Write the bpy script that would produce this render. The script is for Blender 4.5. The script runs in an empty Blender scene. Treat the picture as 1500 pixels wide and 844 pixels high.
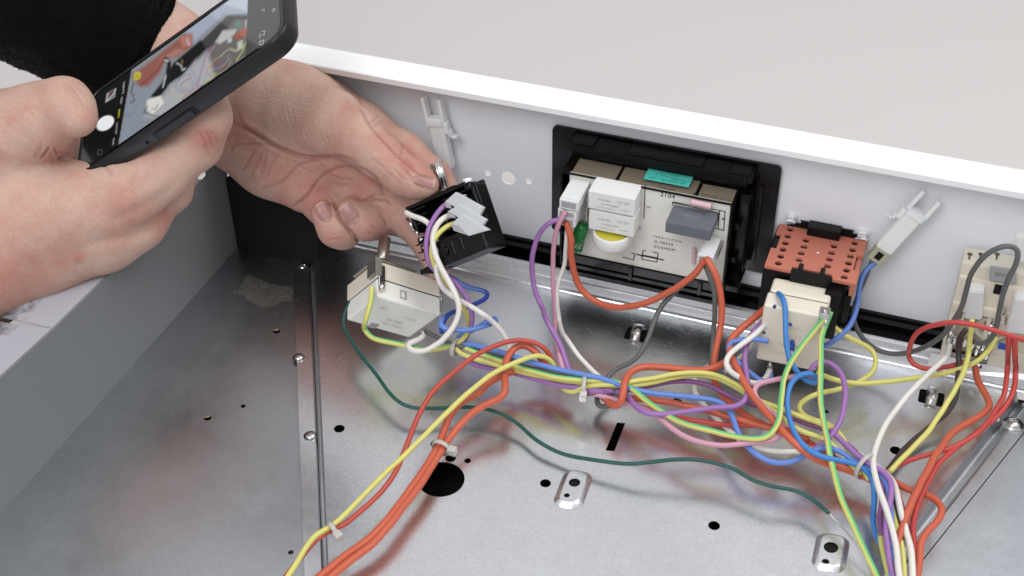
import bpy, bmesh, math, random
import numpy as np
from mathutils import Vector, Matrix, noise
from mathutils.bvhtree import BVHTree
from mathutils.geometry import delaunay_2d_cdt
random.seed(7); np.random.seed(7)
SC = bpy.context.scene
COL = SC.collection

# ------------------------------------------------------------ camera (47.5 mm lens, solved from the photograph)
F = 1980.9
TH, PH, RO = math.radians(38.94), math.radians(20.65), math.radians(-.9)
fw = np.array([-math.sin(PH)*math.cos(TH), math.cos(PH)*math.cos(TH), -math.sin(TH)])
_r = np.array([math.cos(PH), math.sin(PH), 0.]); _u = np.cross(_r, fw)
rt = _r*math.cos(RO)+_u*math.sin(RO); up = np.cross(rt, fw)
def ray(px, py): return fw+rt*(px-750)/F-up*(py-422)/F
CAM = -ray(1000, 425)*0.835
def Zp(px, py, z=0.): r = ray(px, py); return CAM+r*((z-CAM[2])/r[2])
def Yp(px, py, y=0.): r = ray(px, py); return CAM+r*((y-CAM[1])/r[1])
def Xp(px, py, x=0.): r = ray(px, py); return CAM+r*((x-CAM[0])/r[0])
def Dp(px, py, d): return CAM+ray(px, py)*d
def proj(P):
    v = np.asarray(P)-CAM; d = v@fw
    return np.stack([750+F*(v@rt)/d, 422-F*(v@up)/d], -1)
cd = bpy.data.cameras.new('camera'); cam = bpy.data.objects.new('camera', cd); COL.objects.link(cam)
cd.sensor_width = 36; cd.lens = F/1500*36; cd.clip_start = .02; cd.clip_end = 60
cam.matrix_world = Matrix(((rt[0], up[0], -fw[0], CAM[0]), (rt[1], up[1], -fw[1], CAM[1]), (rt[2], up[2], -fw[2], CAM[2]), (0, 0, 0, 1)))
cd.dof.use_dof = True; cd.dof.focus_distance = .80; cd.dof.aperture_fstop = 26
SC.camera = cam
# ------------------------------------------------------------ light: a bright room, a softbox key and an added fill lamp
W = bpy.data.worlds.new('World'); SC.world = W; W.use_nodes = True
bg = W.node_tree.nodes['Background']; bg.inputs[1].default_value = .74
_n = W.node_tree.nodes; _l = W.node_tree.links; _g = _n.new('ShaderNodeTexCoord'); _s = _n.new('ShaderNodeSeparateXYZ'); _l.new(_g.outputs['Generated'], _s.inputs[0])
_r2 = _n.new('ShaderNodeValToRGB'); _l.new(_s.outputs[2], _r2.inputs[0]); _e = _r2.color_ramp.elements       # pale room: darker towards the floor, lighter ceiling
_e[0].position = 0.; _e[0].color = (.66, .65, .65, 1); _e[1].position = .55; _e[1].color = (.95, .96, 1., 1); _l.new(_r2.outputs[0], bg.inputs[0])
def area(name, loc, target, size, power, col=(1, 1, 1), sy=None):
    l = bpy.data.lights.new(name, 'AREA'); l.energy = power; l.color = col; l.size = size
    if sy: l.shape = 'RECTANGLE'; l.size_y = sy
    o = bpy.data.objects.new(name, l); COL.objects.link(o); o.location = loc
    o.rotation_euler = (Vector(target)-Vector(loc)).to_track_quat('-Z', 'Y').to_euler()
area('softbox_key', (.75, .15, 1.6), (0, -.1, 0), .9, 13, (1, .985, .96))
area('added_fill', (-.2, -1.3, 1.5), (0, -.1, 0.05), .8, 15, (.93, .96, 1))  # lamp added on the camera side to brighten the panel
SC.view_settings.view_transform = 'Standard'; SC.view_settings.look = 'None'; SC.view_settings.exposure = 0; SC.view_settings.gamma = 1
SC.render.engine = 'CYCLES'

# ------------------------------------------------------------ materials
def lin(c):
    if isinstance(c, str): c = [int(c[i:i+2], 16) for i in (0, 2, 4)]
    return tuple(((v/255)/12.92 if v/255 <= .04045 else ((v/255+.055)/1.055)**2.4) for v in c)
MATS = {}
def mat(name, col, rough=.45, metal=0., var=.06, scale=60., bump=.0, bscale=400., trans=0., coat=0., sss=0., rvar=.06, alpha=1., ior=1.45, emit=0.):
    if name in MATS: return MATS[name]
    m = bpy.data.materials.new(name); m.use_nodes = True; nt = m.node_tree; N = nt.nodes; L = nt.links
    b = N['Principled BSDF']; c = lin(col)
    tc = N.new('ShaderNodeTexCoord'); no = N.new('ShaderNodeTexNoise'); no.inputs['Scale'].default_value = scale; no.inputs['Detail'].default_value = 5
    L.new(tc.outputs['Object'], no.inputs['Vector'])
    r = N.new('ShaderNodeMapRange'); r.inputs[3].default_value = 1-var; r.inputs[4].default_value = 1+var; L.new(no.outputs['Fac'], r.inputs[0])
    mx = N.new('ShaderNodeVectorMath'); mx.operation = 'SCALE'; mx.inputs[0].default_value = c; L.new(r.outputs[0], mx.inputs['Scale'])
    L.new(mx.outputs[0], b.inputs['Base Color'])
    r2 = N.new('ShaderNodeMapRange'); r2.inputs[3].default_value = max(rough-rvar, .02); r2.inputs[4].default_value = rough+rvar
    L.new(no.outputs['Fac'], r2.inputs[0]); L.new(r2.outputs[0], b.inputs['Roughness'])
    b.inputs['Metallic'].default_value = metal; b.inputs['IOR'].default_value = ior
    if trans: b.inputs['Transmission Weight'].default_value = trans
    if coat: b.inputs['Coat Weight'].default_value = coat; b.inputs['Coat Roughness'].default_value = .15
    if sss: b.inputs['Subsurface Weight'].default_value = sss; b.inputs['Subsurface Scale'].default_value = .004; b.inputs['Subsurface Radius'].default_value = (1, .5, .3)
    if alpha < 1: b.inputs['Alpha'].default_value = alpha
    if emit: L.new(mx.outputs[0], b.inputs['Emission Color']); b.inputs['Emission Strength'].default_value = emit
    if bump:
        n2 = N.new('ShaderNodeTexNoise'); n2.inputs['Scale'].default_value = bscale; n2.inputs['Detail'].default_value = 3; L.new(tc.outputs['Object'], n2.inputs['Vector'])
        bp = N.new('ShaderNodeBump'); bp.inputs['Strength'].default_value = bump; bp.inputs['Distance'].default_value = .0004
        L.new(n2.outputs['Fac'], bp.inputs['Height']); L.new(bp.outputs[0], b.inputs['Normal'])
    MATS[name] = m; return m
def galvanised(name, col, r0, r1, stain=.0):
    m = bpy.data.materials.new(name); m.use_nodes = True; nt = m.node_tree; N = nt.nodes; L = nt.links; b = N['Principled BSDF']
    geo = N.new('ShaderNodeNewGeometry'); P = geo.outputs['Position']
    def nz(s, d=4, rr=.55):
        n = N.new('ShaderNodeTexNoise'); n.inputs['Scale'].default_value = s; n.inputs['Detail'].default_value = d; n.inputs['Roughness'].default_value = rr; L.new(P, n.inputs['Vector']); return n.outputs['Fac']
    def mr(x, a, bb, c, d):
        n = N.new('ShaderNodeMapRange'); L.new(x, n.inputs[0])
        for i, v in enumerate((a, bb, c, d)): n.inputs[i+1].default_value = v
        return n.outputs[0]
    def mul(x, y, op='MULTIPLY'):
        n = N.new('ShaderNodeMath'); n.operation = op; L.new(x, n.inputs[0]); L.new(y, n.inputs[1]); return n.outputs[0]
    big = nz(14, 3); mid = nz(120, 5, .7); fine = nz(1500, 2)
    vo = N.new('ShaderNodeTexVoronoi'); vo.inputs['Scale'].default_value = 900; L.new(P, vo.inputs['Vector'])
    sp = N.new('ShaderNodeSeparateColor'); L.new(vo.outputs['Color'], sp.inputs[0])
    v2 = N.new('ShaderNodeTexVoronoi'); v2.inputs['Scale'].default_value = 130; L.new(P, v2.inputs['Vector'])
    speck = mr(v2.outputs['Distance'], .02, .055, .72, 1.)      # tiny dark specks of dirt
    f = mul(mul(mr(big, .3, .7, .97, 1.02), mr(mid, .3, .7, .97, 1.02)), mul(mr(sp.outputs[0], 0, 1, .95, 1.04), speck))
    vm = N.new('ShaderNodeVectorMath'); vm.operation = 'SCALE'; vm.inputs[0].default_value = lin(col); L.new(f, vm.inputs['Scale'])
    L.new(vm.outputs[0], b.inputs['Base Color']); b.inputs['Metallic'].default_value = 1.
    ro = mul(mr(big, .3, .7, r0, r1), mr(mid, .2, .8, .93, 1.1)); L.new(ro, b.inputs['Roughness'])
    mp = N.new('ShaderNodeMapping'); mp.inputs['Rotation'].default_value = (0, 0, .5); mp.inputs['Scale'].default_value = (1, 45, 1); L.new(P, mp.inputs[0])
    ns = N.new('ShaderNodeTexNoise'); ns.inputs['Scale'].default_value = 22; ns.inputs['Detail'].default_value = 6; ns.inputs['Roughness'].default_value = .8; L.new(mp.outputs[0], ns.inputs['Vector'])
    ro2 = mul(ro, mr(ns.outputs['Fac'], .62, .72, 1., 1.35)); L.new(ro2, b.inputs['Roughness'])      # fine rolling scratches
    bp = N.new('ShaderNodeBump'); bp.inputs['Strength'].default_value = .14; bp.inputs['Distance'].default_value = .0002
    L.new(mul(fine, sp.outputs[1], 'ADD'), bp.inputs['Height']); L.new(bp.outputs[0], b.inputs['Normal'])
    MATS[name] = m; return m
M_floor = galvanised('galvanised_steel', (232, 233, 235), .22, .28)
M_left = galvanised('galvanised_steel_shaded', (198, 202, 206), .28, .38)  # same steel, rougher; darker colour stands in for dark reflections
M_lip = galvanised('galvanised_steel_edge', (232, 234, 237), .32, .42)
M_black = mat('black_plastic', (12, 12, 13), .36, bump=.15, bscale=1500)
M_blackg = mat('black_gloss', (6, 6, 7), .16, rvar=.04)
for _m in (M_black, M_blackg): _m.node_tree.nodes['Principled BSDF'].inputs['Specular IOR Level'].default_value = .28
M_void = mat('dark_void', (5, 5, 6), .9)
M_chrome = mat('bright_steel', (205, 204, 200), .22, 1., bump=.1)
M_steel = mat('dull_steel', (190, 187, 178), .38, 1., bump=.2)
M_cream = mat('cream_plastic', (224, 215, 199), .42, var=.03, bump=.08, sss=.1)
M_creamw = mat('offwhite_plastic', (234, 231, 223), .36, var=.02, bump=.08, sss=.1)
M_creamr = mat('beige_plastic', (220, 212, 194), .45, var=.05, bump=.1)
M_conn = mat('nylon_connector', (230, 229, 228), .35, var=.03, trans=.08, sss=.15)
M_relay = mat('relay_white', (224, 223, 221), .38, var=.02)
M_pcb = mat('circuit_board_cream', (226, 224, 214), .5, var=.03, scale=30)
M_tan = mat('board_under_cover', (172, 158, 136), .2, var=.05, scale=40)
M_cover = mat('smoked_cover', (40, 32, 26), .12, alpha=.16)
M_teal = mat('teal_sticker', (84, 200, 184), .45)
M_ink = mat('black_ink', (14, 14, 16), .6)
M_inkg = mat('grey_ink', (150, 150, 152), .6)
M_blue = mat('flat_blue', (48, 84, 180), .5)
M_cap = mat('grey_capacitor', (98, 101, 110), .42, var=.04)
M_yel = mat('yellow_resin', (196, 186, 66), .3)
M_green = mat('green_capacitor', (18, 118, 52), .12, coat=.5)
M_pink = mat('pink_resistor', (214, 176, 178), .5, bump=.3)
M_orange = mat('terracotta_plastic', (188, 112, 92), .48, var=.04, bump=.12)
M_white = mat('white_enamel', (246, 246, 246), .35, var=.01)
M_panel = mat('panel_inner_enamel', (232, 234, 238), .30, var=.05, scale=9, bump=.35, bscale=320)
M_backdrop = mat('backdrop_paint', (204, 199, 196), .85, var=.012, scale=2)
M_wall = mat('grey_enamel', (116, 119, 121), .42, var=.04, scale=10, bump=.2, bscale=500)
M_clip = mat('milky_nylon', (240, 240, 238), .4, trans=.1, sss=.3)
M_clipy = mat('yellowed_nylon', (188, 188, 160), .35, trans=.2)
M_case = mat('phone_case_rubber', (16, 17, 20), .38, bump=.08)
M_glass = mat('phone_glass', (8, 8, 9), .06, coat=.3)
M_tie = mat('cable_tie_nylon', (214, 210, 204), .35, trans=.35)

def flange_mat():
    m = bpy.data.materials.new('smudged_white_enamel'); m.use_nodes = True; N = m.node_tree.nodes; L = m.node_tree.links; b = N['Principled BSDF']
    g = N.new('ShaderNodeNewGeometry'); sx = N.new('ShaderNodeSeparateXYZ'); L.new(g.outputs['Position'], sx.inputs[0])
    n = N.new('ShaderNodeTexNoise'); n.inputs['Scale'].default_value = 130; n.inputs['Detail'].default_value = 7; n.inputs['Roughness'].default_value = .75; L.new(g.outputs['Position'], n.inputs['Vector'])
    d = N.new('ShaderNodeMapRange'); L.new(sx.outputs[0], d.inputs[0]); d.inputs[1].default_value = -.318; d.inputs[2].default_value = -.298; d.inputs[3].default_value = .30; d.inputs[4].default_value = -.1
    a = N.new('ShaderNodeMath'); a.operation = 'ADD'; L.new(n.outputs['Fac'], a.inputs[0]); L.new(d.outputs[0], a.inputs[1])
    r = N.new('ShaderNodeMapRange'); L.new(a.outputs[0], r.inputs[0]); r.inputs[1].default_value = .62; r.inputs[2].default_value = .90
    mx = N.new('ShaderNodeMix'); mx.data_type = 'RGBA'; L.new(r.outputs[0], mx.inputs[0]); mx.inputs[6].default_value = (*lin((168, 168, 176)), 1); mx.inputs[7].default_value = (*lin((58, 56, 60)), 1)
    L.new(mx.outputs[2], b.inputs['Base Color']); b.inputs['Roughness'].default_value = .4
    return m
M_smudge = flange_mat()

# ------------------------------------------------------------ object helpers
def obj(name, me, m=None, parent=None, smooth=False, label=None, kind=None):
    if isinstance(me, bmesh.types.BMesh):
        b = me; me = bpy.data.meshes.new(name); b.to_mesh(me); b.free()
    if m is not None and not me.materials:
        for mm in (m if isinstance(m, (list, tuple)) else [m]): me.materials.append(mm)
    if smooth:
        me.polygons.foreach_set('use_smooth', [True]*len(me.polygons))
    n = len(me.vertices); co = np.empty(n*3); me.vertices.foreach_get('co', co); co = co.reshape(-1, 3)
    c = (co.min(0)+co.max(0))/2 if parent is not None or True else np.zeros(3)
    co -= c; me.vertices.foreach_set('co', co.ravel()); me.update()
    o = bpy.data.objects.new(name, me); COL.objects.link(o); o.location = c
    if parent is not None:
        o.parent = parent; o.matrix_parent_inverse = WM[parent.name].inverted()
    WM[o.name] = Matrix.Translation(c)
    if label: o['label'] = label
    if kind: o['kind'] = kind
    return o
WM = {}
def thing(name, loc, label, cat, group=None):
    o = bpy.data.objects.new(name, None); COL.objects.link(o); o.location = loc; o.empty_display_size = .01
    WM[o.name] = Matrix.Translation(Vector(loc)); o['label'] = label; o['category'] = cat
    if group: o['group'] = group
    return o
def tag(o, label, cat, group=None):
    o['label'] = label; o['category'] = cat
    if group: o['group'] = group
    return o
I4 = (np.zeros(3), np.eye(3))
def fr(o, R): return (np.array(o, float), np.array(R, float))
def box(bm, lo, hi, f=I4, bev=0., seg=2, mi=0):
    lo = np.array(lo, float); hi = np.array(hi, float); b = bmesh.new(); bmesh.ops.create_cube(b, size=1)
    for v in b.verts: v.co = Vector((np.array(v.co)+.5)*(hi-lo)+lo)
    if bev: bmesh.ops.bevel(b, geom=b.edges[:], offset=bev, segments=seg, profile=.6, affect='EDGES')
    o, R = f
    for v in b.verts: v.co = Vector(o+R@np.array(v.co))
    bmesh.ops.recalc_face_normals(b, faces=b.faces)
    for x in b.faces: x.material_index = mi
    t = bpy.data.meshes.new('t'); b.to_mesh(t); b.free(); bm.from_mesh(t); bpy.data.meshes.remove(t)
def bx(lo, hi, f=I4, bev=0., seg=2):
    b = bmesh.new(); box(b, lo, hi, f, bev, seg); return b
def cyl(bm, a, b_, r, r2=None, n=20, caps=True):
    a = np.array(a, float); b_ = np.array(b_, float); r2 = r if r2 is None else r2
    ax = b_-a; ax /= np.linalg.norm(ax); t = np.array([0, 0, 1.]) if abs(ax[2]) < .9 else np.array([1., 0, 0])
    u = np.cross(ax, t); u /= np.linalg.norm(u); v = np.cross(ax, u); rs = []
    for c, rr in ((a, r), (b_, r2)):
        rs.append([bm.verts.new(c+rr*(u*math.cos(2*math.pi*i/n)+v*math.sin(2*math.pi*i/n))) for i in range(n)])
    for i in range(n):
        f = bm.faces.new((rs[0][i], rs[0][(i+1) % n], rs[1][(i+1) % n], rs[1][i])); f.smooth = True
    if caps: bm.faces.new(rs[0][::-1]); bm.faces.new(rs[1])
def cy(a, b_, r, r2=None, n=20):
    b = bmesh.new(); cyl(b, a, b_, r, r2, n); bmesh.ops.recalc_face_normals(b, faces=b.faces); return b
def lathe(o, ax, prof, n=28):
    """prof: list of (radius, height along ax)."""
    o = np.array(o, float); ax = np.array(ax, float); ax /= np.linalg.norm(ax); t = np.array([0, 0, 1.]) if abs(ax[2]) < .9 else np.array([1., 0, 0])
    u = np.cross(ax, t); u /= np.linalg.norm(u); v = np.cross(ax, u); b = bmesh.new(); R = []
    for r, h in prof:
        if r < 1e-7: R.append([b.verts.new(o+ax*h)])
        else: R.append([b.verts.new(o+ax*h+r*(u*math.cos(2*math.pi*i/n)+v*math.sin(2*math.pi*i/n))) for i in range(n)])
    for p, q in zip(R, R[1:]):
        for i in range(n):
            a = [p[i % len(p)], p[(i+1) % len(p)], q[(i+1) % len(q)], q[i % len(q)]]; a = list(dict.fromkeys(a))
            if len(a) > 2: b.faces.new(a).smooth = True
    bmesh.ops.recalc_face_normals(b, faces=b.faces); return b
def poly(bm, pts, n, h):
    """prism: polygon pts (3-D) extruded by vector n*h"""
    n = np.array(n, float)
    A = [bm.verts.new(np.array(p, float)) for p in pts]; B = [bm.verts.new(np.array(p, float)+n*h) for p in pts]
    bm.faces.new(A); bm.faces.new(B[::-1]); k = len(pts)
    for i in range(k): bm.faces.new((A[i], B[i], B[(i+1) % k], A[(i+1) % k]))
    bmesh.ops.recalc_face_normals(bm, faces=bm.faces)
def py_(pts, n, h):
    b = bmesh.new(); poly(b, pts, n, h); return b
def holes_plate(loops, thick, f=I4, bevel=0.):
    """flat plate with true holes from 2-D loops (local u,v), thickness towards -w; returns mesh"""
    vv = []; ed = []
    for lp in loops:
        k = len(vv); n = len(lp); vv += [Vector((float(p[0]), float(p[1]))) for p in lp]; ed += [(k+i, k+(i+1) % n) for i in range(n)]
    ov, oe, of = delaunay_2d_cdt(vv, ed, [], 0, 1e-7)[:3]
    bm = bmesh.new(); bv = [bm.verts.new((p.x, p.y, 0)) for p in ov]
    for t_ in of:
        cx = sum(ov[q].x for q in t_)/len(t_); cy_ = sum(ov[q].y for q in t_)/len(t_); ins = False
        for lp in loops:
            for (xa, ya), (xb, yb) in zip(lp, lp[1:]+lp[:1]):
                if (ya > cy_) != (yb > cy_) and cx < (xb-xa)*(cy_-ya)/(yb-ya)+xa: ins = not ins
        if ins:
            try: bm.faces.new([bv[q] for q in t_])
            except ValueError: pass
    for v in [v for v in bm.verts if not v.link_faces]: bm.verts.remove(v)
    bm.normal_update()
    for fc in bm.faces:
        if fc.normal.z < 0: fc.normal_flip()
    fs_ = bm.faces[:]; r = bmesh.ops.extrude_face_region(bm, geom=fs_)
    for v in r['geom']:
        if isinstance(v, bmesh.types.BMVert): v.co.z -= thick
    nf = [x for x in bm.faces if x.normal.z > -2]
    bmesh.ops.recalc_face_normals(bm, faces=bm.faces)
    oo, R = f
    for v in bm.verts: v.co = Vector(oo+R@np.array(v.co))
    me = bpy.data.meshes.new('plate'); bm.to_mesh(me); bm.free(); return me
def circ(c, r, n=20, ry=None): return [(c[0]+r*math.cos(2*math.pi*i/n), c[1]+(ry or r)*math.sin(2*math.pi*i/n)) for i in range(n)]
def rrect(x0, y0, x1, y1, r, n=5):
    o = []
    for cx, cy_, a0 in ((x1-r, y0+r, -90), (x1-r, y1-r, 0), (x0+r, y1-r, 90), (x0+r, y0+r, 180)):
        for i in range(n+1):
            a = math.radians(a0+90*i/n); o.append((cx+r*math.cos(a), cy_+r*math.sin(a)))
    return o
def text(s, size, f, m, name, parent, sx=1., space=1.):
    """flat lettering: local u right, v up, w out"""
    cu = bpy.data.curves.new('t', 'FONT'); cu.body = s; cu.size = size; cu.space_character = space; cu.align_x = 'CENTER'; cu.align_y = 'CENTER'; cu.resolution_u = 3
    o = bpy.data.objects.new('t', cu); COL.objects.link(o); dg = bpy.context.evaluated_depsgraph_get()
    me = bpy.data.meshes.new_from_object(o.evaluated_get(dg)); COL.objects.unlink(o); bpy.data.objects.remove(o); bpy.data.curves.remove(cu)
    oo, R = f
    for v in me.vertices: v.co = Vector(oo+R@(np.array(v.co)*np.array([sx, 1, 1])))
    me.materials.clear(); return obj(name, me, m, parent)
RPY = np.array([[1, 0, 0], [0, 0, -1], [0, 1, 0]], float).T.T   # columns filled below
RPY = np.column_stack([(1, 0, 0), (0, 0, 1), (0, -1, 0)])        # u=+X, v=+Z, w=-Y (surface facing the viewer)
RPZ = np.eye(3)
def dome(c, r, h, ax=(0, 0, 1), slot=True, parent=None, name='screw', m=None, rim=1.35):
    b = lathe(c, ax, [(r*rim, 0), (r*rim, r*.12), (r*1.0, r*.2)]+[(r*math.cos(a), r*.2+h*math.sin(a)) for a in np.linspace(.1, math.pi/2, 6)], 24)
    if slot:
        box(b, (-r*.5, -r*.1, r*.2+h*.8), (r*.5, r*.1, r*.2+h*1.03), fr(c, np.eye(3))); box(b, (-r*.1, -r*.5, r*.2+h*.8), (r*.1, r*.5, r*.2+h*1.035), fr(c, np.eye(3)))
    return obj(name, b, m or M_chrome, parent)
UPZ = (0, 0, 1)

# ------------------------------------------------------------ backdrop
b = bmesh.new(); box(b, (-8, -3, -.12), (8, 14, -.10))
o = obj('table_top', b, M_backdrop); o['kind'] = 'structure'

# ------------------------------------------------------------ sheet-metal tray
tray = thing('metal_tray', (0, -.15, -.02), 'galvanised sheet metal appliance tray filling the lower part under the wires', 'metal tray')
def line_at(p0, p1, y):   # point on the straight line p0-p1 (xy) at given y
    t = (y-p0[1])/(p1[1]-p0[1]); return np.array([p0[0]+(p1[0]-p0[0])*t, y])
S0, S1 = Zp(482, 844), Zp(460, 350); L0, L1 = Zp(446, 844), Zp(430, 400); R0, R1 = Zp(1279, 844), Zp(1476, 592); Q0, Q1 = Zp(1333, 844, -.003), Zp(1500, 634, -.003)
YB = -.0265; YF = -.50
hole_c = [(497, 628, 3.0), (1046, 770, 3.0), (799, 708, 2.9), (1210, 603, 1.4), (1312, 660, 3.1), (639, 651, 3.2), (660, 671, 2.9), (685, 675, 1.8), (992, 587, 0)]
loops = [[tuple(line_at(S0, S1, YF)), tuple(line_at(R0, R1, YF)), tuple(line_at(R0, R1, YB)), tuple(line_at(S0, S1, YB))]]
for x, y, r in hole_c:
    c = Zp(x, y)
    if r: loops.append(circ(c[:2], r/1000))
    else: loops.append(rrect(c[0]-.0026, c[1]-.0016, c[0]+.0026, c[1]+.0016, .0014))
big = Zp(646, 702); loops.append(circ(big[:2], .0125, 48))
loops.append([tuple(Zp(*q)[:2]) for q in ((904, 619), (916, 620), (900, 661), (887, 660))])
def slot_clip(cx, cy_):
    c = Zp(cx, cy_)[:2]; return [rrect(c[0]-.0065, c[1]-.0085, c[0]-.0006, c[1]+.003, .0015), rrect(c[0]+.0012, c[1]-.0085, c[0]+.0072, c[1]+.003, .0015)]
CL = [(934, 486), (1364, 578)]
for q in CL: loops += slot_clip(*q)
me = holes_plate(loops, .0012); obj('floor_plate', me, M_floor, tray)
for q in CL:   # folded metal lance clips bridging the slots
    c = Zp(*q); b = bmesh.new(); pr = [(-.010, .0002), (-.0085, .0012), (-.007, .0032), (-.003, .0042), (.0015, .0040), (.0036, .0022), (.0042, .0002)]
    for (y0, z0), (y1, z1) in zip(pr, pr[1:]):
        vs = [b.verts.new((c[0]+x, c[1]+y, z)) for x, y, z in ((-.0026, y0, z0), (.0034, y0, z0), (.0034, y1, z1), (-.0026, y1, z1))]; b.faces.new(vs).smooth = True
    bmesh.ops.remove_doubles(b, verts=b.verts, dist=1e-5); r = bmesh.ops.solidify(b, geom=b.faces[:], thickness=-.0007)
    obj('lance_clip', b, M_chrome, tray)
b = bmesh.new(); box(b, (-.36, -.50, -.030), (.45, .0, -.028)); obj('under_void', b, M_void, tray)  # black sheet added below so the holes look into darkness
# left plate, lap strip, groove
a0, a1 = line_at(S0, S1, YF), line_at(S0, S1, -.030)
WB0, WB1 = Zp(2, 745), Zp(342, 364)
pts = [line_at(WB0, WB1, YF), a0+(-.004, 0), a1+(-.004, 0), np.array([WB1[0], -.030])]
lo_ = [[tuple(p-(0.001 if i in (0, 3) else 0, 0)) for i, p in enumerate(pts)]]
for x, y, r in ((404, 479, 2.3), (303, 606, 2.2), (355, 589, 1.4), (425, 803, 1.4)): lo_.append(circ(Zp(x, y)[:2], r/1000))
obj('left_plate', holes_plate(lo_, .001, fr((0, 0, -.0032), np.eye(3))), M_left, tray)
for x, y, r in ((404, 479, 2.3), (303, 606, 2.2), (425, 803, 1.4)):
    c = Zp(x, y, -.003)
    obj('hole_plug', lathe(c-np.array([0, 0, .0012]), UPZ, [(r*1e-3, 0), (0, .0004)]), mat('brass_plug', (150, 128, 100), .5, .6), tray)
l0, l1 = line_at(L0, L1, YF), line_at(L0, L1, -.034)
g0, g1 = a0+(-.0032, 0), a1+(-.0032, -.004)
ll = [[tuple(l0), tuple(g0), tuple(g1), tuple(l1)]]
obj('lap_strip', holes_plate(ll, .0011, fr((0, 0, -.0008), np.eye(3))), M_floor, tray)
for x, y, rr in ((437, 524, 3.0), (454, 639, 3.1)):
    c = Zp(x+1, y, -.0008); obj('rivet', lathe(c, UPZ, [(rr*1.0e-3*math.cos(a), .0017*math.sin(a)+.0003) for a in np.linspace(0, math.pi/2, 8)]), M_chrome, tray)
    obj('rivet_shade', lathe(c+np.array([-.0004, .0002, 0]), UPZ, [(rr*1.16e-3, 0), (rr*1.16e-3, .0001), (0, .00016)], 28), M_void, tray)  # flat black disc painted as the shade round the rivet
b = bmesh.new(); prof = [(-.0033, -.0009), (-.0028, -.0013), (-.0016, -.0022), (-.0006, -.0014), (-.0001, -.0001)]
for (x0, z0), (x1, z1) in zip(prof, prof[1:]):
    b.faces.new([b.verts.new((a0[0]+x0, a0[1], z0)), b.verts.new((a0[0]+x1, a0[1], z1)), b.verts.new((a1[0]+x1, a1[1], z1)), b.verts.new((a1[0]+x0, a1[1], z0))]).smooth = True
bmesh.ops.remove_doubles(b, verts=b.verts, dist=1e-6); obj('bend_groove', b, M_left, tray)
# dried dust stain on the left plate
def dust():
    m = bpy.data.materials.new('dust_stain'); m.use_nodes = True; N = m.node_tree.nodes; L = m.node_tree.links; b_ = N['Principled BSDF']; b_.inputs['Base Color'].default_value = (*lin((124, 119, 104)), 1); b_.inputs['Roughness'].default_value = .9
    g = N.new('ShaderNodeNewGeometry'); n = N.new('ShaderNodeTexNoise'); n.inputs['Scale'].default_value = 500; n.inputs['Detail'].default_value = 8; L.new(g.outputs['Position'], n.inputs['Vector'])
    r = N.new('ShaderNodeMapRange'); L.new(n.outputs['Fac'], r.inputs[0]); r.inputs[1].default_value = .3; r.inputs[2].default_value = .8; r.inputs[3].default_value = .12; r.inputs[4].default_value = .50; L.new(r.outputs[0], b_.inputs['Alpha']); return m
dp = [(341, 430), (352, 421), (359, 406), (366, 402), (374, 408), (388, 412), (402, 418), (428, 419), (430, 430), (428, 442), (414, 441), (405, 446), (396, 449), (383, 450), (372, 444), (361, 440), (357, 432)]
b = bmesh.new(); b.faces.new([b.verts.new(Zp(x, y, -.0030)) for x, y in dp]); bmesh.ops.recalc_face_normals(b, faces=b.faces); obj('dust_stain', b, dust(), tray)
rd = random.Random(11)
bm_ = bmesh.new()
for k in range(130):
    gx_, gy_ = rd.gauss(395, 60), rd.gauss(425, 45)
    if k % 3 == 0: gx_, gy_ = rd.uniform(250, 430), rd.uniform(380, 820)
    c = Zp(gx_, gy_, -.0030)
    if gx_ > 428 or c[0] < WB1[0]+.01: continue
    r_ = rd.uniform(.00008, .0002); bmesh.ops.create_icosphere(bm_, subdivisions=1, radius=r_, matrix=Matrix.Translation(Vector(c)))
for k in range(160):
    c = Zp(rd.uniform(480, 1300), rd.uniform(450, 840), .0001); bmesh.ops.create_icosphere(bm_, subdivisions=1, radius=rd.uniform(.0001, .00026), matrix=Matrix.Translation(Vector(c)))
obj('dust_grains', bm_, mat('dust_grain', (196, 190, 176), .8), tray, kind='stuff')
# right fold and plate
r0, r1 = line_at(R0, R1, YF), line_at(R0, R1, YB)
b = bmesh.new(); prof = [(0.0001, -.0001), (.0006, -.0030), (.0020, -.0065), (.0038, -.0074), (.0056, -.0062), (.0066, -.0042), (.0074, -.0033), (.0080, -.0031), (.0089, -.0030)]
for (x0, z0), (x1, z1) in zip(prof, prof[1:]):
    b.faces.new([b.verts.new((r0[0]+x0, r0[1], z0)), b.verts.new((r0[0]+x1, r0[1], z1)), b.verts.new((r1[0]+x1, r1[1], z1)), b.verts.new((r1[0]+x0, r1[1], z0))]).smooth = True
bmesh.ops.remove_doubles(b, verts=b.verts, dist=1e-6); obj('right_fold', b, M_left, tray)  # deep hollow and darkened steel give the fold its dark look
q0, q1 = line_at(Q0, Q1, YF), line_at(Q0, Q1, YB)
obj('right_strip', py_([(r0[0]+.0089, YF, -.0030), (q0[0]-.0003, YF, -.0030), (q1[0]-.0003, q1[1], -.0030), (r1[0]+.0089, q1[1], -.0030)], UPZ, -.001), M_left, tray)
obj('right_plate', py_([(q0[0]+.0003, YF, -.0030), (.44, YF, -.0030), (.44, q1[1], -.0030), (q1[0]+.0003, q1[1], -.0030)], UPZ, -.001), M_left, tray)
dome(Zp(1484, 622, -.0028), .0042, .0024, parent=tray)
obj('dimple', lathe(Zp(1458, 612, -.0028), UPZ, [(.003, 0), (.002, .0012), (0, .0016)]), M_lip, tray)
dome(Zp(444, 392, -.0026), .0037, .0022, parent=tray)
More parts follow.
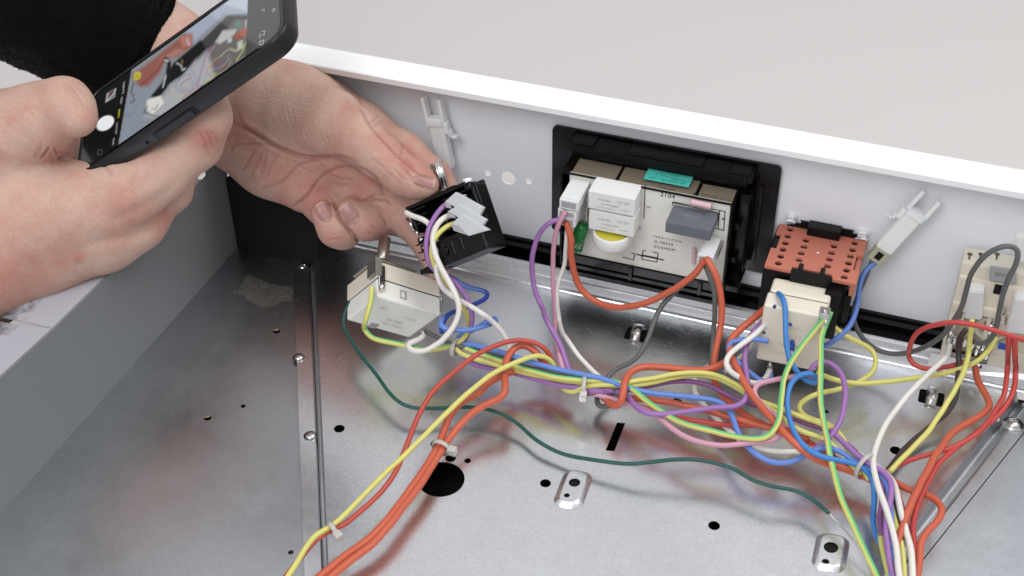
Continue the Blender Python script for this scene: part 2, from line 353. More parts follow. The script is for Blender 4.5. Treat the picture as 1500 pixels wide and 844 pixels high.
# raised pads with two holes each
def pad(quad, hs):
    b = bmesh.new(); c = sum(np.array(Zp(*q)[:2]) for q in quad)/4; Q = [Zp(*q)[:2] for q in quad]
    u = (Q[1]-Q[0]+Q[2]-Q[3])/2; v = (Q[3]-Q[0]+Q[2]-Q[1])/2; hu, hv = np.linalg.norm(u)/2, np.linalg.norm(v)/2; u /= np.linalg.norm(u); v /= np.linalg.norm(v)
    rings = []
    for s, z in ((0, .0001), (.0005, .0006), (.0022, .0022), (.0030, .0025)):
        rings.append([b.verts.new((*(c+u*x+v*y), z)) for x, y in rrect(-hu+s, -hv+s, hu-s, hv-s, .006-s, 6)])
    for p, q in zip(rings, rings[1:]):
        for i in range(len(p)): b.faces.new((p[i], p[(i+1) % len(p)], q[(i+1) % len(p)], q[i])).smooth = True
    obj('raised_pad_edge', b, M_floor, tray)
    R = np.column_stack([(*u, 0), (*v, 0), (0, 0, 1)]); Ri = np.array([u, v]); s = .0030
    lp = [rrect(-hu+s, -hv+s, hu-s, hv-s, .006-s, 6)]
    for x, y, r in hs: lp.append(circ(Ri@(Zp(x, y, .0025)[:2]-c), r))
    obj('raised_pad_top', holes_plate(lp, .0006, fr((*c, .00255), R)), M_floor, tray)
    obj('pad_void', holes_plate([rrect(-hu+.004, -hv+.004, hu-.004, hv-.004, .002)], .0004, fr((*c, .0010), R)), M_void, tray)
pad([(808, 742), (850, 748), (872, 694), (828, 686)], [(841, 707, .0030), (832, 726, .0015)])
pad([(1186, 834), (1238, 842), (1246, 788), (1198, 778)], [(1217, 802, .0036), (1211, 823, .0018)])
# rear lip (folded twice)
XL, XR = -.224, .206
def sweepx(prof, x0, x1, name, m, parent, th=None):
    b = bmesh.new()
    for (y0, z0), (y1, z1) in zip(prof, prof[1:]):
        b.faces.new([b.verts.new((x0, y0, z0)), b.verts.new((x1, y0, z0)), b.verts.new((x1, y1, z1)), b.verts.new((x0, y1, z1))])
    bmesh.ops.remove_doubles(b, verts=b.verts, dist=1e-6); bmesh.ops.recalc_face_normals(b, faces=b.faces)
    if th: bmesh.ops.solidify(b, geom=b.faces[:], thickness=th)
    return obj(name, b, m, parent)
sweepx([(-.0265, .0003), (-.0258, .0010), (-.0240, .0014), (-.0232, .0030), (-.0222, .0058), (-.0216, .0062), (-.0205, .0064), (-.0195, .0098), (-.0180, .0104), (-.0168, .0104)], XL, XR, 'rear_lip', M_lip, tray, .0008)
obj('lip_end_tab', py_([(.150, -.0250, .0016), (.206, -.0250, .0016), (.207, -.0225, .0076), (.205, -.0205, .0098), (.150, -.0203, .0102)], (0, -1, .4), .001), M_lip, tray)
# left side wall
xw = WB1[0]-.0005
def wallp(y, z): return (xw+(WB0[0]-WB1[0])*(y-WB1[1])/(WB0[1]-WB1[1]), y, z)
wl = [wallp(-.50, -.02), wallp(-.50, .074), wallp(-.29, .0700), wallp(-.22, .0657), wallp(-.117, .0638), wallp(-.066, .0641), wallp(-.066, .078), wallp(-.046, .080), wallp(-.046, -.02)]
obj('side_wall', py_(wl, (-1, 0, 0), .0015), M_wall, tray)
fl = [wallp(-.50, .0738), wallp(-.29, .0698), wallp(-.22, .0655), wallp(-.117, .0636), wallp(-.070, .0639)]
b = bmesh.new()
for (p, q) in zip(fl, fl[1:]):
    b.faces.new([b.verts.new((p[0]-.0002, p[1], p[2])), b.verts.new((q[0]-.0002, q[1], q[2])), b.verts.new((q[0]-.034, q[1]-.004, q[2]-.002)), b.verts.new((p[0]-.034, p[1], p[2]-.002))])
bmesh.ops.remove_doubles(b, verts=b.verts, dist=1e-6); bmesh.ops.recalc_face_normals(b, faces=b.faces); bmesh.ops.solidify(b, geom=b.faces[:], thickness=.001)
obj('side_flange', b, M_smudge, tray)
obj('wall_hole_disc', lathe(Xp(309, 236, xw+.0002), (1, 0, 0), [(.0026, 0), (.0024, .0008), (0, .001)]), M_white, tray)  # white disc standing in for a hole with bright ground behind
obj('end_block', bx((xw+.0005, -.050, -.004), (-.2245, -.002, .052), bev=.002), M_void, tray)  # black block filling the dark void between wall end and panel
obj('end_block', bx((.2075, -.043, -.0025), (.30, -.019, .014), bev=.002), M_black, tray)

# ------------------------------------------------------------ front panel
fp = thing('control_panel', (0, 0, 0), 'white enamelled control panel seen from inside, standing behind the tray', 'control panel')
lp = [[(-.285, .0125), (.42, .0125), (.42, .125), (-.285, .125)]]
pan_holes = [(744.5, 261, 4.7), (714.5, 254, 2.1), (774.5, 266, 2.1), (1348, 322, 0)]
for x, y, r in pan_holes:
    if r: p = Yp(x, y, 0); lp.append(circ((p[0], p[2]), r/1000, 24))
obj('panel_sheet', holes_plate(lp, .0012, fr((0, 0, 0), RPY)), M_panel, fp)
b = bmesh.new(); pr = [(-.0005, .1235), (-.002, .1252), (-.0195, .1252), (-.0200, .1247), (-.0200, .1225)]
zt = .1262
sweepx([(-.0188, zt-.0045), (-.0194, zt-.0006), (-.0188, zt), (.0015, zt), (.0015, zt-.004)], -.287, .42, 'top_flange', M_white, fp, .0011)
sweepx([(-.0160, .0085), (-.0155, .0090), (-.0090, .0088), (-.0084, .0135), (-.0030, .0135), (-.0024, .0098), (-.0010, .0098)], -.225, .42, 'bottom_channel', M_blackg, fp, .0008)
obj('panel_edge_trim', bx((-.225, -.0026, .0100), (.42, -.0001, .0150), bev=.0004), M_black, fp)
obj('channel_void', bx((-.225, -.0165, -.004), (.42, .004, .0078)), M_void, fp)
# ------------------------------------------------------------ timer module
tm = thing('timer_module', (-.018, -.002, .06), 'black framed timer module with cream circuit board, relays and teal sticker, mounted on the panel', 'timer')
lp = [rrect(-.0845, .0280, .0505, .1038, .003)]
obj('bezel', holes_plate(lp, .0020, fr((0, -.0034, 0), RPY)), M_blackg, tm)
b = bmesh.new()
box(b, (-.0715, -.0125, .0950), (.0365, -.0022, .1008), bev=.0008); obj('housing_ledge', b, M_black, tm)
b = bmesh.new(); box(b, (-.0690, -.0138, .0945), (.0335, -.0120, .1004), bev=.0005); box(b, (-.0690, -.0105, .0905), (.0335, -.0020, .0950), bev=.0004)
box(b, (-.0700, -.0130, .1000), (-.0560, -.0030, .1024), bev=.0008); box(b, (-.0360, -.0130, .1000), (.0080, -.0030, .1020), bev=.0008); box(b, (.0230, -.0130, .1000), (.0350, -.0030, .1020), bev=.0008)
obj('upper_rail', b, M_black, tm)
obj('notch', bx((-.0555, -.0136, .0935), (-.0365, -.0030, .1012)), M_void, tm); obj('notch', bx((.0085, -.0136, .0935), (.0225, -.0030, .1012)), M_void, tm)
b = bmesh.new(); box(b, (.0288, -.0300, .0300), (.0302, -.0036, .0900), bev=.0003); box(b, (.0302, -.016, .034), (.0375, -.0036, .0900), bev=.001)
for z in (.044, .068): box(b, (.0300, -.0205, z), (.0335, -.014, z+.0045), bev=.0006)
box(b, (.0400, -.0046, .036), (.0424, -.0036, .090), bev=.0004); box(b, (.0300, -.029, .0300), (.0385, -.010, .0345), bev=.0006)
obj('side_clip_frame', b, M_blackg, tm)
b = bmesh.new(); box(b, (-.0700, -.0290, .0265), (.0290, -.0245, .0335), bev=.0006); box(b, (-.0700, -.0300, .0236), (.0290, -.0036, .0268), bev=.0006)
box(b, (-.0705, -.0300, .0250), (-.0692, -.0036, .0905), bev=.0003)
for x in (-.026, .016): box(b, (x-.0012, -.0312, .0240), (x+.0012, -.0285, .0340), bev=.0004)
obj('lower_frame', b, M_blackg, tm)
YB_ = -.0280
pcb = obj('circuit_board', bx((-.0655, -.0280, .0330), (.0284, -.0264, .0905)), M_pcb, tm)
b = bmesh.new(); box(b, (-.0652, -.0262, .0880), (-.0395, -.0100, .0893)); box(b, (-.0375, -.0262, .0880), (.0068, -.0100, .0893)); box(b, (.0090, -.0262, .0880), (.0284, -.0120, .0893))
obj('board_behind_cover', b, M_tan, tm)
obj('board_gap_void', bx((-.0650, -.0262, .0868), (.0284, -.0080, .0876)), M_blackg, tm)
obj('smoked_cover_lid', bx((-.0690, -.0288, .09075), (.0300, -.0025, .0914)), M_cover, tm)
obj('cover_edge', bx((-.0690, -.0296, .0904), (.0300, -.02885, .0916), bev=.0002), M_blackg, tm)
# teal sticker, lying on the lid, its print upside down
RS_ = np.column_stack([(-1, 0, 0), (0, -1, 0), (0, 0, 1)])
cst = np.array([-.0105, -.0148, .09155])
stk = obj('sticker', holes_plate([rrect(-.0132, -.0078, .0132, .0068, .001)], .0001, fr(cst+[0, 0, .0001], RS_)), M_teal, tm)
for t, sz, y_, x_, s_ in (('LED100/000.XZC  -  8.01', .0023, -.0042, 0, 1), ('robertshaw', .0024, -.0020, .0065, 1), ('230V~ 50/60Hz - TM', .0016, -.0002, -.002, 1), ('16A 250V~  T125', .0018, .0020, 0, 1), ('SELV  W151', .0017, .0041, 0, 1)):
    text(t, sz*.95, fr(cst+RS_@np.array([-x_, -y_*-1*-1, .00012]), RS_), M_ink, 'sticker_print', stk, .95)
# printed board: lettering and outlines
def T(px, py, s, size, m=M_ink, space=1., name='board_print', slant=0):
    p = Yp(px, py, YB_-.0002); text(s, size, fr(p, RPY), m, name, tm, 1, space)
T(978, 287, '2104', .0040, space=1.1); T(955+23, 277, 'WARNING', .0020); T(951, 304, 'REL1', .0015); T(938, 334, 'RL2', .0013)
T(977, 350, 'robertshaw', .0026, space=1.45); T(972, 356.5, 'D-78559', .0028, space=1.15); T(973, 364, 'GOSHEIM', .0028, space=1.15)
T(941, 376, 'D11', .0012); T(958, 369, 'K11', .0013)
p = Zp(1042, 288, .0916); text('20-0715-010', .0034, fr(p, RPZ), M_ink, 'board_number', tm, 1, 1.25)
def outl(pts, w=.00025, name='board_trace'):
    P = [Yp(x, y, YB_-.0003) for x, y in pts]; b = bmesh.new()
    for p, q in zip(P, P[1:]):
        d = q-p; L_ = np.linalg.norm(d); d /= L_; n = np.cross(d, [0, 1, 0])
        b.faces.new([b.verts.new(v) for v in (p-n*w-d*w, q-n*w+d*w, q+n*w+d*w, p+n*w-d*w)])
    return obj(name, b, M_ink, tm)
outl([(945, 271), (943, 320)]); outl([(985, 297), (1053, 312), (1050, 330)]); outl([(985, 300), (986, 296), (1062, 310), (1060, 338), (1046, 334)])
outl([(1054, 309), (1052, 334)]); outl([(925, 371), (930, 372), (928, 381), (912, 377)]); outl([(942, 374), (963, 378), (962, 384), (940, 380), (942, 367), (946, 368)]); outl([(963, 378), (964, 371), (958, 370)]); outl([(933, 373), (972, 381)], .0004)
obj('board_via', lathe(Yp(1059, 321, YB_-.0001), (0, -1, 0), [(.0006, 0), (0, .0002)]), M_ink, tm)
# relays
def relay(x0, x1, z0, z1):
    r = obj('relay', bx((x0, -.0425, z0), (x1, -.0281, z1), bev=.0004), M_relay, tm)
    for s, sz, u, w in (('3160-0001', .0019, .35, .62), ('12V DC', .0024, .75, .66), ('R-MCR 8007', .0019, .48, .38), ('5 0 0 0 0 0 0 0 0', .0016, .36, .17), ('16A 250V', .0014, .78, .25)):
        t = text(s, sz, fr(((x0+(x1-x0)*u), -.04262, z0+(z1-z0)*w), RPY), M_inkg, 'relay_print', tm)
    return r
relay(-.0497, -.0225, .0795, .0912); relay(-.0490, -.0222, .0651, .0783)
obj('relay_top_rib', bx((-.0490, -.0300, .0910), (-.0228, -.0284, .0919), bev=.0002), M_relay, tm)
# buzzer cup with yellow resin
bc = np.array([-.0358, -.0388, .0563])
obj('buzzer_cup', lathe(bc, UPZ, [(0, 0), (.0108, 0), (.0112, .0006), (.0112, .0072), (.0109, .0076), (.0098, .0076), (.0096, .0068)], 40), M_relay, tm)
obj('buzzer_resin', lathe(bc, UPZ, [(.0097, .0068), (0, .0069)], 40), M_yel, tm)
# green capacitor
g1, g0 = Yp(854, 327, -.0355), Yp(843, 366, -.0375); ax = g1-g0; Lg = np.linalg.norm(ax)
obj('green_capacitor', lathe(g0, ax, [(0, .0006), (.0030, .0004), (.0036, 0), (.0041, .0006), (.0041, .003), (.0038, .0034), (.0041, .0038), (.0041, Lg-.004), (.0038, Lg-.0035), (.0041, Lg-.003), (.0038, Lg-.0004), (0, Lg)], 28), M_green, tm)
obj('capacitor_end', lathe(g0-ax/Lg*.0001, ax, [(0, 0), (.0028, 0), (.0031, .0005)], 24), M_relay, tm)
b = bmesh.new(); cyl(b, g1+[-.0015, 0, 0], g1+[-.0022, .004, .0045], .0004); cyl(b, g1+[.001, 0, 0], g1+[.0015, .005, .0040], .0004); obj('capacitor_leads', b, M_chrome, tm)
# push-on connectors
def conn(x0, x1, z0, z1, y0, y1=-.0283, tilt=.0, m=None, n=1):
    b = bmesh.new(); box(b, (x0, y0, z0), (x1, y1, z1), bev=.0006)
    box(b, (x0+.0008, y0+.001, z1-.0002), (x1-.0008, (y0+y1)/2, z1+.0006), bev=.0002)
    for v in b.verts: v.co.z += (v.co.y-y1)*tilt
    o = obj('connector', b, M_conn, tm)
    obj('connector_socket', bx((x0+.0014, y0-.0001, z0+.0013+(y0-y1)*tilt), (x1-.0014, y0+.0001, z1-.0012+(y0-y1)*tilt)), mat('socket_shade', (160, 158, 160), .6), o)
    return o
conn(-.0643, -.0530, .0812, .0876, -.0505); conn(-.0655, -.0545, .0740, .0798, -.0495); conn(-.0662, -.0553, .0676, .0732, -.0480)
conn(.0162, .0253, .0600, .0668, -.0480)
for lo_t, hi_t in (((-.0512, -.040, .0700), (-.0508, -.0285, .0755)), ((.0262, -.042, .0610), (.0266, -.0285, .0650)), ((-.0512, -.040, .0810), (-.0508, -.0285, .0850))): obj('spade_terminal', bx(lo_t, hi_t), M_steel, tm)
# grey capacitor, resistors
obj('grey_capacitor', bx((-.0036, -.0460, .0758), (.0222, -.0283, .0831), bev=.0007), M_cap, tm)
RT = np.column_stack([(1, 0, 0), (0, 1, 0), (0, 0, 1)])
for s, sz, y_ in (('X2 MKP', .0022, -.0335), ('0,68uF 275V~', .0022, -.0365), ('40/110/56/B', .0018, -.0390)): text(s, sz, fr((.0095, y_, .08325), RT), M_inkg, 'capacitor_print', tm)
def resistor(a, b_, r, n):
    a = np.array(a); b_ = np.array(b_); ax = b_-a; L_ = np.linalg.norm(ax)
    obj('resistor', lathe(a, ax, [(0, 0), (r*.9, .0001), (r*1.05, .0008), (r*1.05, .002), (r*.95, .003), (r*.95, L_-.003), (r*1.05, L_-.002), (r*1.05, L_-.0008), (r*.9, L_-.0001), (0, L_)], 20), M_pink, tm)
resistor(Yp(1012, 296, -.031), Yp(1042, 302.5, -.031), .0018, 1); resistor(Yp(1017, 364, -.030), Yp(1016, 386, -.030), .0012, 1)

# ------------------------------------------------------------ loose holders (lamp covers) hanging on the panel
def holder(label, p0, p1, hook_side, wire_end):
    h = thing('lamp_holder', tuple(p1), label, 'lamp holder', 'milky plastic lamp holders on the panel')
    p0 = np.array(p0); p1 = np.array(p1); d = p0-p1; L_ = np.linalg.norm(d); d /= L_; n = np.array([0, -1., 0]); s = np.cross(d, n); s /= np.linalg.norm(s); n = np.cross(s, d)
    f = fr(p1, np.column_stack([s, d, n]))
    obj('sleeve_body', bx((-.0052, .0, -.003), (.0052, L_*.72, .0045), f, bev=.0022, seg=3), M_clip, h)
    b = bmesh.new(); box(b, (-.0066, L_*.66, -.002), (-.0040, L_*1.0, .0035), f, bev=.0010); box(b, (.0040, L_*.60, -.002), (.0066, L_*.98, .0035), f, bev=.0010)
    box(b, (-.0052, L_*.62, -.003), (.0052, L_*.70, .0052), f, bev=.0006); obj('fork', b, M_clip, h)
    k = hook_side; b = bmesh.new(); box(b, (min(k*.0048, k*.0080), L_*.50, -.001), (max(k*.0048, k*.0080), L_*.66, .004), f, bev=.0010)
    box(b, (min(k*.0072, k*.0092), L_*.46, -.0005), (max(k*.0072, k*.0092), L_*.55, .0035), f, bev=.0008); box(b, (min(k*.0085, k*.0125), L_*.44, -.0005), (max(k*.0085, k*.0125), L_*.475, .0035), f, bev=.0008)
    obj('hook', b, M_clip, h)
    if wire_end:
        obj('wire_socket', bx((-.0045, -.0085, -.0025), (.0045, .0015, .0038), f, bev=.0004), M_clipy, h)
        obj('socket_opening', bx((-.0018, -.006, .0037), (.0018, -.001, .0040), f), M_void, h)
    return h
holder('milky plastic fork holder without wires, left, partly behind the thumb', Yp(632, 140, -.006), Yp(655, 245, -.008), 1, False)
holder('milky plastic fork holder on a blue and a grey wire, right of the terracotta block', Yp(1366, 284, -.006), Yp(1294, 364, -.010), -1, True)

# ------------------------------------------------------------ terracotta selector switch on the panel
ss = thing('selector_switch', (.078, -.002, .03), 'black rotary selector switch with terracotta perforated cover, on the panel right of the timer', 'switch')
X0, X1, Z0 = .0518, .1032, .0650
obj('switch_body', bx((X0+.0006, -.0425, .0330), (X1-.004, -.0020, .0640), bev=.0008), M_black, ss)
hol = []
def po(px, py): p = Zp(px, py, Z0); return p[:2]
cols = [[(1157.5, 337), (1154, 347), (1150.5, 357), (1147, 366.5), (1143.5, 376.5), (1140, 386.5)], [(1180.5, 353), (1177.5, 362.5), (1173.7, 372), (1170.5, 382)], [(1221.5, 361.5), (1218, 371.5), (1215, 381), (1212, 391)], [(1252, 357), (1249, 367), (1246, 376.5), (1243, 386.5), (1240, 397), (1236.5, 407)]]
A, B_, C_, D_ = po(1142, 328), po(1271, 354), po(1253, 418), po(1120, 389)
x0, x1, y0, y1 = (A[0]+D_[0])/2, (B_[0]+C_[0])/2, (C_[1]+D_[1])/2, (A[1]+B_[1])/2
out = [(x0, y0), (x0+.0235*.62, y0), (x0+.0235*.62, y0+.004), (x0+.0365, y0+.004), (x0+.0365, y0), (x1, y0), (x1, y0+.012), (x1-.0035, y0+.012), (x1-.0035, y0+.026), (x1, y0+.026), (x1, y1), (x1-.0165, y1), (x1-.0165, y1-.005), (x0+.0175, y1-.005), (x0+.0175, y1), (x0, y1), (x0, y1-.010), (x0+.003, y1-.010), (x0+.003, y1-.024), (x0, y1-.024)]
lp = [out]
for c in cols:
    for q in c: lp.append(circ(po(*q), .00205, 16))
obj('terracotta_cover', holes_plate(lp, .0018, fr((0, 0, Z0+.0004), np.eye(3))), M_orange, ss)
obj('cover_skirt', bx((x1-.0030, y0+.0005, .0560), (x1-.0004, y1-.0005, .0632), bev=.0004), M_orange, ss)
for q in (cols[1][1], cols[1][2], cols[1][3], cols[2][1], cols[2][2], cols[2][3], cols[3][2], cols[3][5]):
    p = po(*q); obj('contact_screw', lathe((p[0], p[1]-.0003, .0637), UPZ, [(.0016, 0), (.0013, .0004), (0, .0005)], 12), M_steel, ss)
obj('cover_pip', lathe((*po(1198, 371), Z0+.0004), UPZ, [(.0008, 0), (0, .0004)], 12), M_clip, ss)
b = bmesh.new(); zt_ = .0668
box(b, (x0+.004, y1-.0005, .050), (x1-.001, -.0020, .0660), bev=.0006)
for i, (a, h) in enumerate(((.006, .0665), (.0085, .0680), (.012, .0700))): box(b, (x0+a, y1-.0002+.0004*i, .055), (x1-a+.003, -.0022, h), bev=.0005)
box(b, (x0+.0165, y1-.006, .060), (x1-.0150, y1+.0015, .0712), bev=.0008)
obj('rear_frame', b, M_black, ss)
for xx in (x0+.024, x0+.0325): obj('frame_hole', lathe((xx-.0065+.003, y1-.0061, .0685), (0, -1, 0), [(.0011, 0), (0, .0001)], 12), M_void, ss)
obj('fixing_lug', bx((x0+.004, y1+.0015, .0685), (x0+.008, -.0022, .0716), bev=.0012, seg=3), M_clip, ss); obj('fixing_lug', bx((x1-.006, y1+.0015, .066), (x1-.001, -.0022, .0700), bev=.0012, seg=3), M_clip, ss)
b = bmesh.new(); box(b, (x0+.0148, y0-.0015, .0560), (x0+.0372, y0+.0012, .0668), bev=.0006); box(b, (x0+.0180, y0+.0005, .0650), (x0+.0205, y0+.0065, .0672), bev=.0004); box(b, (x0+.0300, y0+.0005, .0650), (x0+.0325, y0+.0065, .0672), bev=.0004)
obj('front_hinge', b, M_black, ss)
obj('front_leg', bx((x1-.0150, y0-.0070, .0290), (x1-.0062, y0+.004, .0610), bev=.0006), M_black, ss)
obj('front_rib', bx((x1-.0050, y0+.0002, .0330), (x1-.0012, y0+.006, .0560), bev=.0005), M_blackg, ss)

# ------------------------------------------------------------ middle thermostat (beige box)
th2 = thing('thermostat', (.075, -.055, .02), 'beige box thermostat with blue wire and yellow-green wires, in front of the terracotta block', 'thermostat', 'box thermostats')
def taper(bm, zt, k, cx):   # slight draft
    for v in bm.verts: v.co.x = cx+(v.co.x-cx)*(1+k*(v.co.z-zt))
f2 = fr((.0921, -.0702, .0600), np.column_stack([(-.9997, -.018, 0), (-.02, .9978, -.055), (.0, -.0550, -.998)]))
obj('front_shell', bx((0, 0, .0), (.0330, .0130, .0380), f2, bev=.0016, seg=3), M_cream, th2)
obj('rear_shell', bx((-.0004, .0134, -.0006), (.0322, .0270, .0370), f2, bev=.0022, seg=3), M_creamr, th2)
obj('shell_gap', bx((.0006, .0120, .0006), (.0316, .0144, .0360), f2), M_void, th2)
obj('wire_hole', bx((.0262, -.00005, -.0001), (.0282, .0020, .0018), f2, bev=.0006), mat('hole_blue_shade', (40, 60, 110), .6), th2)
b = bmesh.new(); box(b, (.0292, -.0002, .0165), (.0322, .0010, .0205), f2, bev=.0003); obj('latch', b, M_creamw, th2)
obj('latch_recess', bx((.0298, -.0003, .0175), (.0316, .0005, .0195), f2), mat('recess_grey', (110, 104, 92), .6), th2)
Rf2 = np.column_stack([-f2[1][:, 0], -f2[1][:, 2], -f2[1][:, 1]])
for s, sz, u, w in (('250V~', .0042, .016, .012), ('55.17', .0040, .015, .018), ('16A 400V~', .0036, .014, .024), ('T150', .003, .022, .030)):
    text(s, sz, fr(f2[0]+f2[1]@np.array([u, -.00012, w]), Rf2), mat('relief_beige', (196, 184, 160), .5), 'moulded_print', th2)
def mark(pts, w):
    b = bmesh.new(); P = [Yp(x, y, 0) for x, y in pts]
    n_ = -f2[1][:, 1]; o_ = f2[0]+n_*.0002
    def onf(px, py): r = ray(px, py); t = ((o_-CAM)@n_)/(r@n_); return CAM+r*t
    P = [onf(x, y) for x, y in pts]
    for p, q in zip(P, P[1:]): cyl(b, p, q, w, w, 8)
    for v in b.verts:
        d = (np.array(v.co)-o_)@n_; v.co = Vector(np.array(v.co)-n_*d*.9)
    obj('blue_reflection', b, M_blue, th2)
mark([(1155, 475.5), (1160, 475.5)], .0010); mark([(1160, 498), (1161, 507), (1160, 514)], .0013); mark([(1152, 527), (1157, 529)], .0008)  # blue reflections on the front face, drawn as flat strokes
b = bmesh.new(); box(b, (-.0022, -.0060, -.006), (.0034, .0004, -.0052), f2); box(b, (-.0022, -.0014, -.006), (.0034, -.0006, .0022), f2, bev=.0002)
cyl(b, f2[0]+f2[1]@np.array([.0006, -.0034, -.0060]), f2[0]+f2[1]@np.array([.0006, -.0034, -.0075]), .0014, .0012, 14)
box(b, (-.0016, -.0030, .002), (.0020, -.0006, .0075), f2, bev=.0005); obj('earth_tab', b, M_chrome, th2)
cyb = bmesh.new(); cyl(cyb, Zp(1128, 536, .018), Zp(1127, 556, .016), .0018, .0014, 12); obj('lower_terminal', cyb, M_chrome, th2)
b = bmesh.new(); cyl(b, Zp(1128, 530, .021), Zp(1128, 540, .018), .0010, .0010, 8); obj('terminal_pin', b, M_steel, th2)
b = bmesh.new(); cyl(b, Zp(1222, 468, .040), Zp(1220, 478, .037), .0016, .0014, 12); obj('side_terminal', b, M_chrome, th2)

# ------------------------------------------------------------ left thermostat lying on the tray
th1 = thing('thermostat', tuple(Dp(552, 470, .78)), 'cream and white box thermostat with metal shaft, lying on the dark corner of the tray', 'thermostat', 'box thermostats')
WM[th1.name] = Matrix.Translation(th1.location)
R1_ = np.column_stack([(-.6605, -.3543, .6620), (.0517, .8581, .5108), (-.7491, .3716, -.5485)]).T
R1_ = np.column_stack([(-.6605, .0517, -.7491), (-.3543, .8581, .3716), (.6620, .5108, -.5485)])
f1 = fr(Dp(552.3, 433.8, .757), R1_)
obj('front_shell', bx((0, -.0002, 0), (.0335, .0118, .0427), f1, bev=.0014, seg=3), M_creamw, th1)
obj('rear_shell', bx((-.0002, .0122, -.0002), (.0337, .0232, .0427), f1, bev=.0014, seg=3), M_cream, th1)
obj('shell_gap', bx((.0006, .0110, .0006), (.0329, .0130, .0420), f1), M_void, th1)
obj('corner_notch', bx((.0280, -.00045, .0138), (.0340, .0030, .0190), f1, bev=.0003), mat('notch_grey', (150, 150, 148), .5), th1)
def F1(a): return f1[0]+f1[1]@np.array(a, float)
obj('latch_window', bx((.0008, .0028, .0148), (-.0003, .0085, .0196), f1) if 0 else bx((-.00025, .0030, .0150), (.0006, .0086, .0196), f1, bev=.0002), mat('latch_shade', (168, 168, 162), .5), th1)
obj('latch_tooth', bx((-.0006, .0040, .0160), (.0006, .0074, .0182), f1, bev=.0004), M_creamw, th1)
Rb = np.column_stack([R1_[:, 2], -R1_[:, 0], -R1_[:, 1]])
for s, sz, a, c in (('50-250', .0040, .024, .020), ('16A 250V~', .0036, .026, .025), ('E1', .005, .011, .010), ('T150', .0034, .030, .013)):
    text(s, sz, fr(F1((a if 0 else c, -.00035, a)), Rb), mat('relief_white', (186, 190, 190), .5), 'moulded_print', th1)
# mounting bracket, shaft, screw
b = bmesh.new(); box(b, (-.0010, .0234, -.0020), (.0240, .0242, .0260), f1); box(b, (-.0022, .0130, -.0030), (.0060, .0240, -.0022), f1); box(b, (-.0022, .0130, -.0030), (-.0014, .0240, .0016), f1)
obj('mounting_bracket', b, M_steel, th1)
sh0 = F1((.0110, .0230, .0090)); sh1 = Dp(564, 349, .79); b = bmesh.new(); cyl(b, sh0, sh1, .0034, .0034, 24); cyl(b, sh0, sh0+(sh1-sh0)*.35, .0042, .0042, 24); obj('shaft', b, M_steel, th1)
s_ = F1((.0050, .0243, .0215)); obj('bracket_screw', lathe(s_, R1_[:, 1], [(.0030, 0), (.0028, .0006), (.0018, .0016), (0, .0019)], 20), M_chrome, th1)
b = bmesh.new(); box(b, (-.0016, .0060, .0002), (-.0006, .0200, .0044), f1, bev=.0003); cyl(b, F1((-.0016, .0085, .0022)), F1((-.0018, .0035, .0020)), .0017, .0015, 14); obj('earth_tab', b, M_chrome, th1)
b = bmesh.new(); box(b, (.0010, .0020, .0430), (.0040, .0150, .0440), f1, bev=.0003); cyl(b, F1((.0022, .0160, .0442)), F1((.0022, .0090, .0446)), .0014, .0014, 12); obj('side_terminal', b, M_chrome, th1)
b = bmesh.new(); cyl(b, Dp(617, 483, .772), Dp(622, 494, .770), .0017, .0014, 12); obj('lower_terminal', b, M_chrome, th1)

# ------------------------------------------------------------ black rotary switch held by the hand
sw = thing('rotary_switch', tuple(Dp(665, 320, .79)), 'open black rotary switch with white connector and metal shaft, held up between thumb and fingers', 'switch')
WM[sw.name] = Matrix.Translation(sw.location)
Rw = np.column_stack([(.8398, .5192, .1587), (.1601, -.5161, .8414), (.5187, -.6812, -.5166)]).T
Rw = np.column_stack([(.8398, .1601, .5187), (.5192, -.5161, -.6812), (.1587, .8414, -.5166)])
fs = fr(Dp(593, 304, .770), Rw); LU, LV, LW = .0455, .0405, .0165     # u right-up, v down, w away
def FS(a): return fs[0]+fs[1]@np.array(a, float)
b = bmesh.new()
t = .0022
box(b, (0, 0, 0), (LU-.004, t, LW), fs, bev=.0006); box(b, (0, LV-t, 0), (LU, LV, LW), fs, bev=.0006)
box(b, (LU-t, .004, 0), (LU, LV, LW), fs, bev=.0006); box(b, (0, 0, .002), (t, .016, LW), fs, bev=.0006); box(b, (0, 0, LW-.002), (LU, LV, LW), fs, bev=.0006)
box(b, (LU-.0060, .0008, 0), (LU-.001, .0055, LW), fs, bev=.0014); box(b, (LU-.0004, .003, .002), (LU+.0010, LV-.002, LW-.002), fs, bev=.0005)
obj('switch_frame', b, M_black, sw)
b = bmesh.new(); box(b, (.010, LV-.014, -.0085), (LU+.001, LV+.0005, .002), fs, bev=.0009); box(b, (.004, LV-.004, -.0040), (.014, LV+.001, .006), fs, bev=.0006); box(b, (-.004, LV-.004, .000), (.010, LV-.001, .012), fs, bev=.0006)
obj('lower_block', b, M_black, sw)
b = bmesh.new()
for i in range(4): box(b, (.012+i*.006, LV-.0115, -.0090), (.0145+i*.006, LV-.0035, -.0082), fs, bev=.0003)
box(b, (.0155, LV-.0122, -.0091), (.0315, LV-.0112, -.0080), fs, bev=.0002); cyl(b, FS((.020, LV-.007, -.0084)), FS((.020, LV-.007, -.0100)), .003, .0026, 16)
obj('block_relief', b, M_blackg, sw)
b = bmesh.new(); cyl(b, FS((.018, .003, .009)), FS((.019, LV-.012, .009)), .0045, .0045, 20); cyl(b, FS((.018, .008, .009)), FS((.018, .011, .009)), .0062, .0062, 20); cyl(b, FS((.0185, .020, .009)), FS((.0185, .0225, .009)), .0060, .0060, 20); cyl(b, FS((.0185, .026, .009)), FS((.0187, .0275, .009)), .0056, .0056, 20)
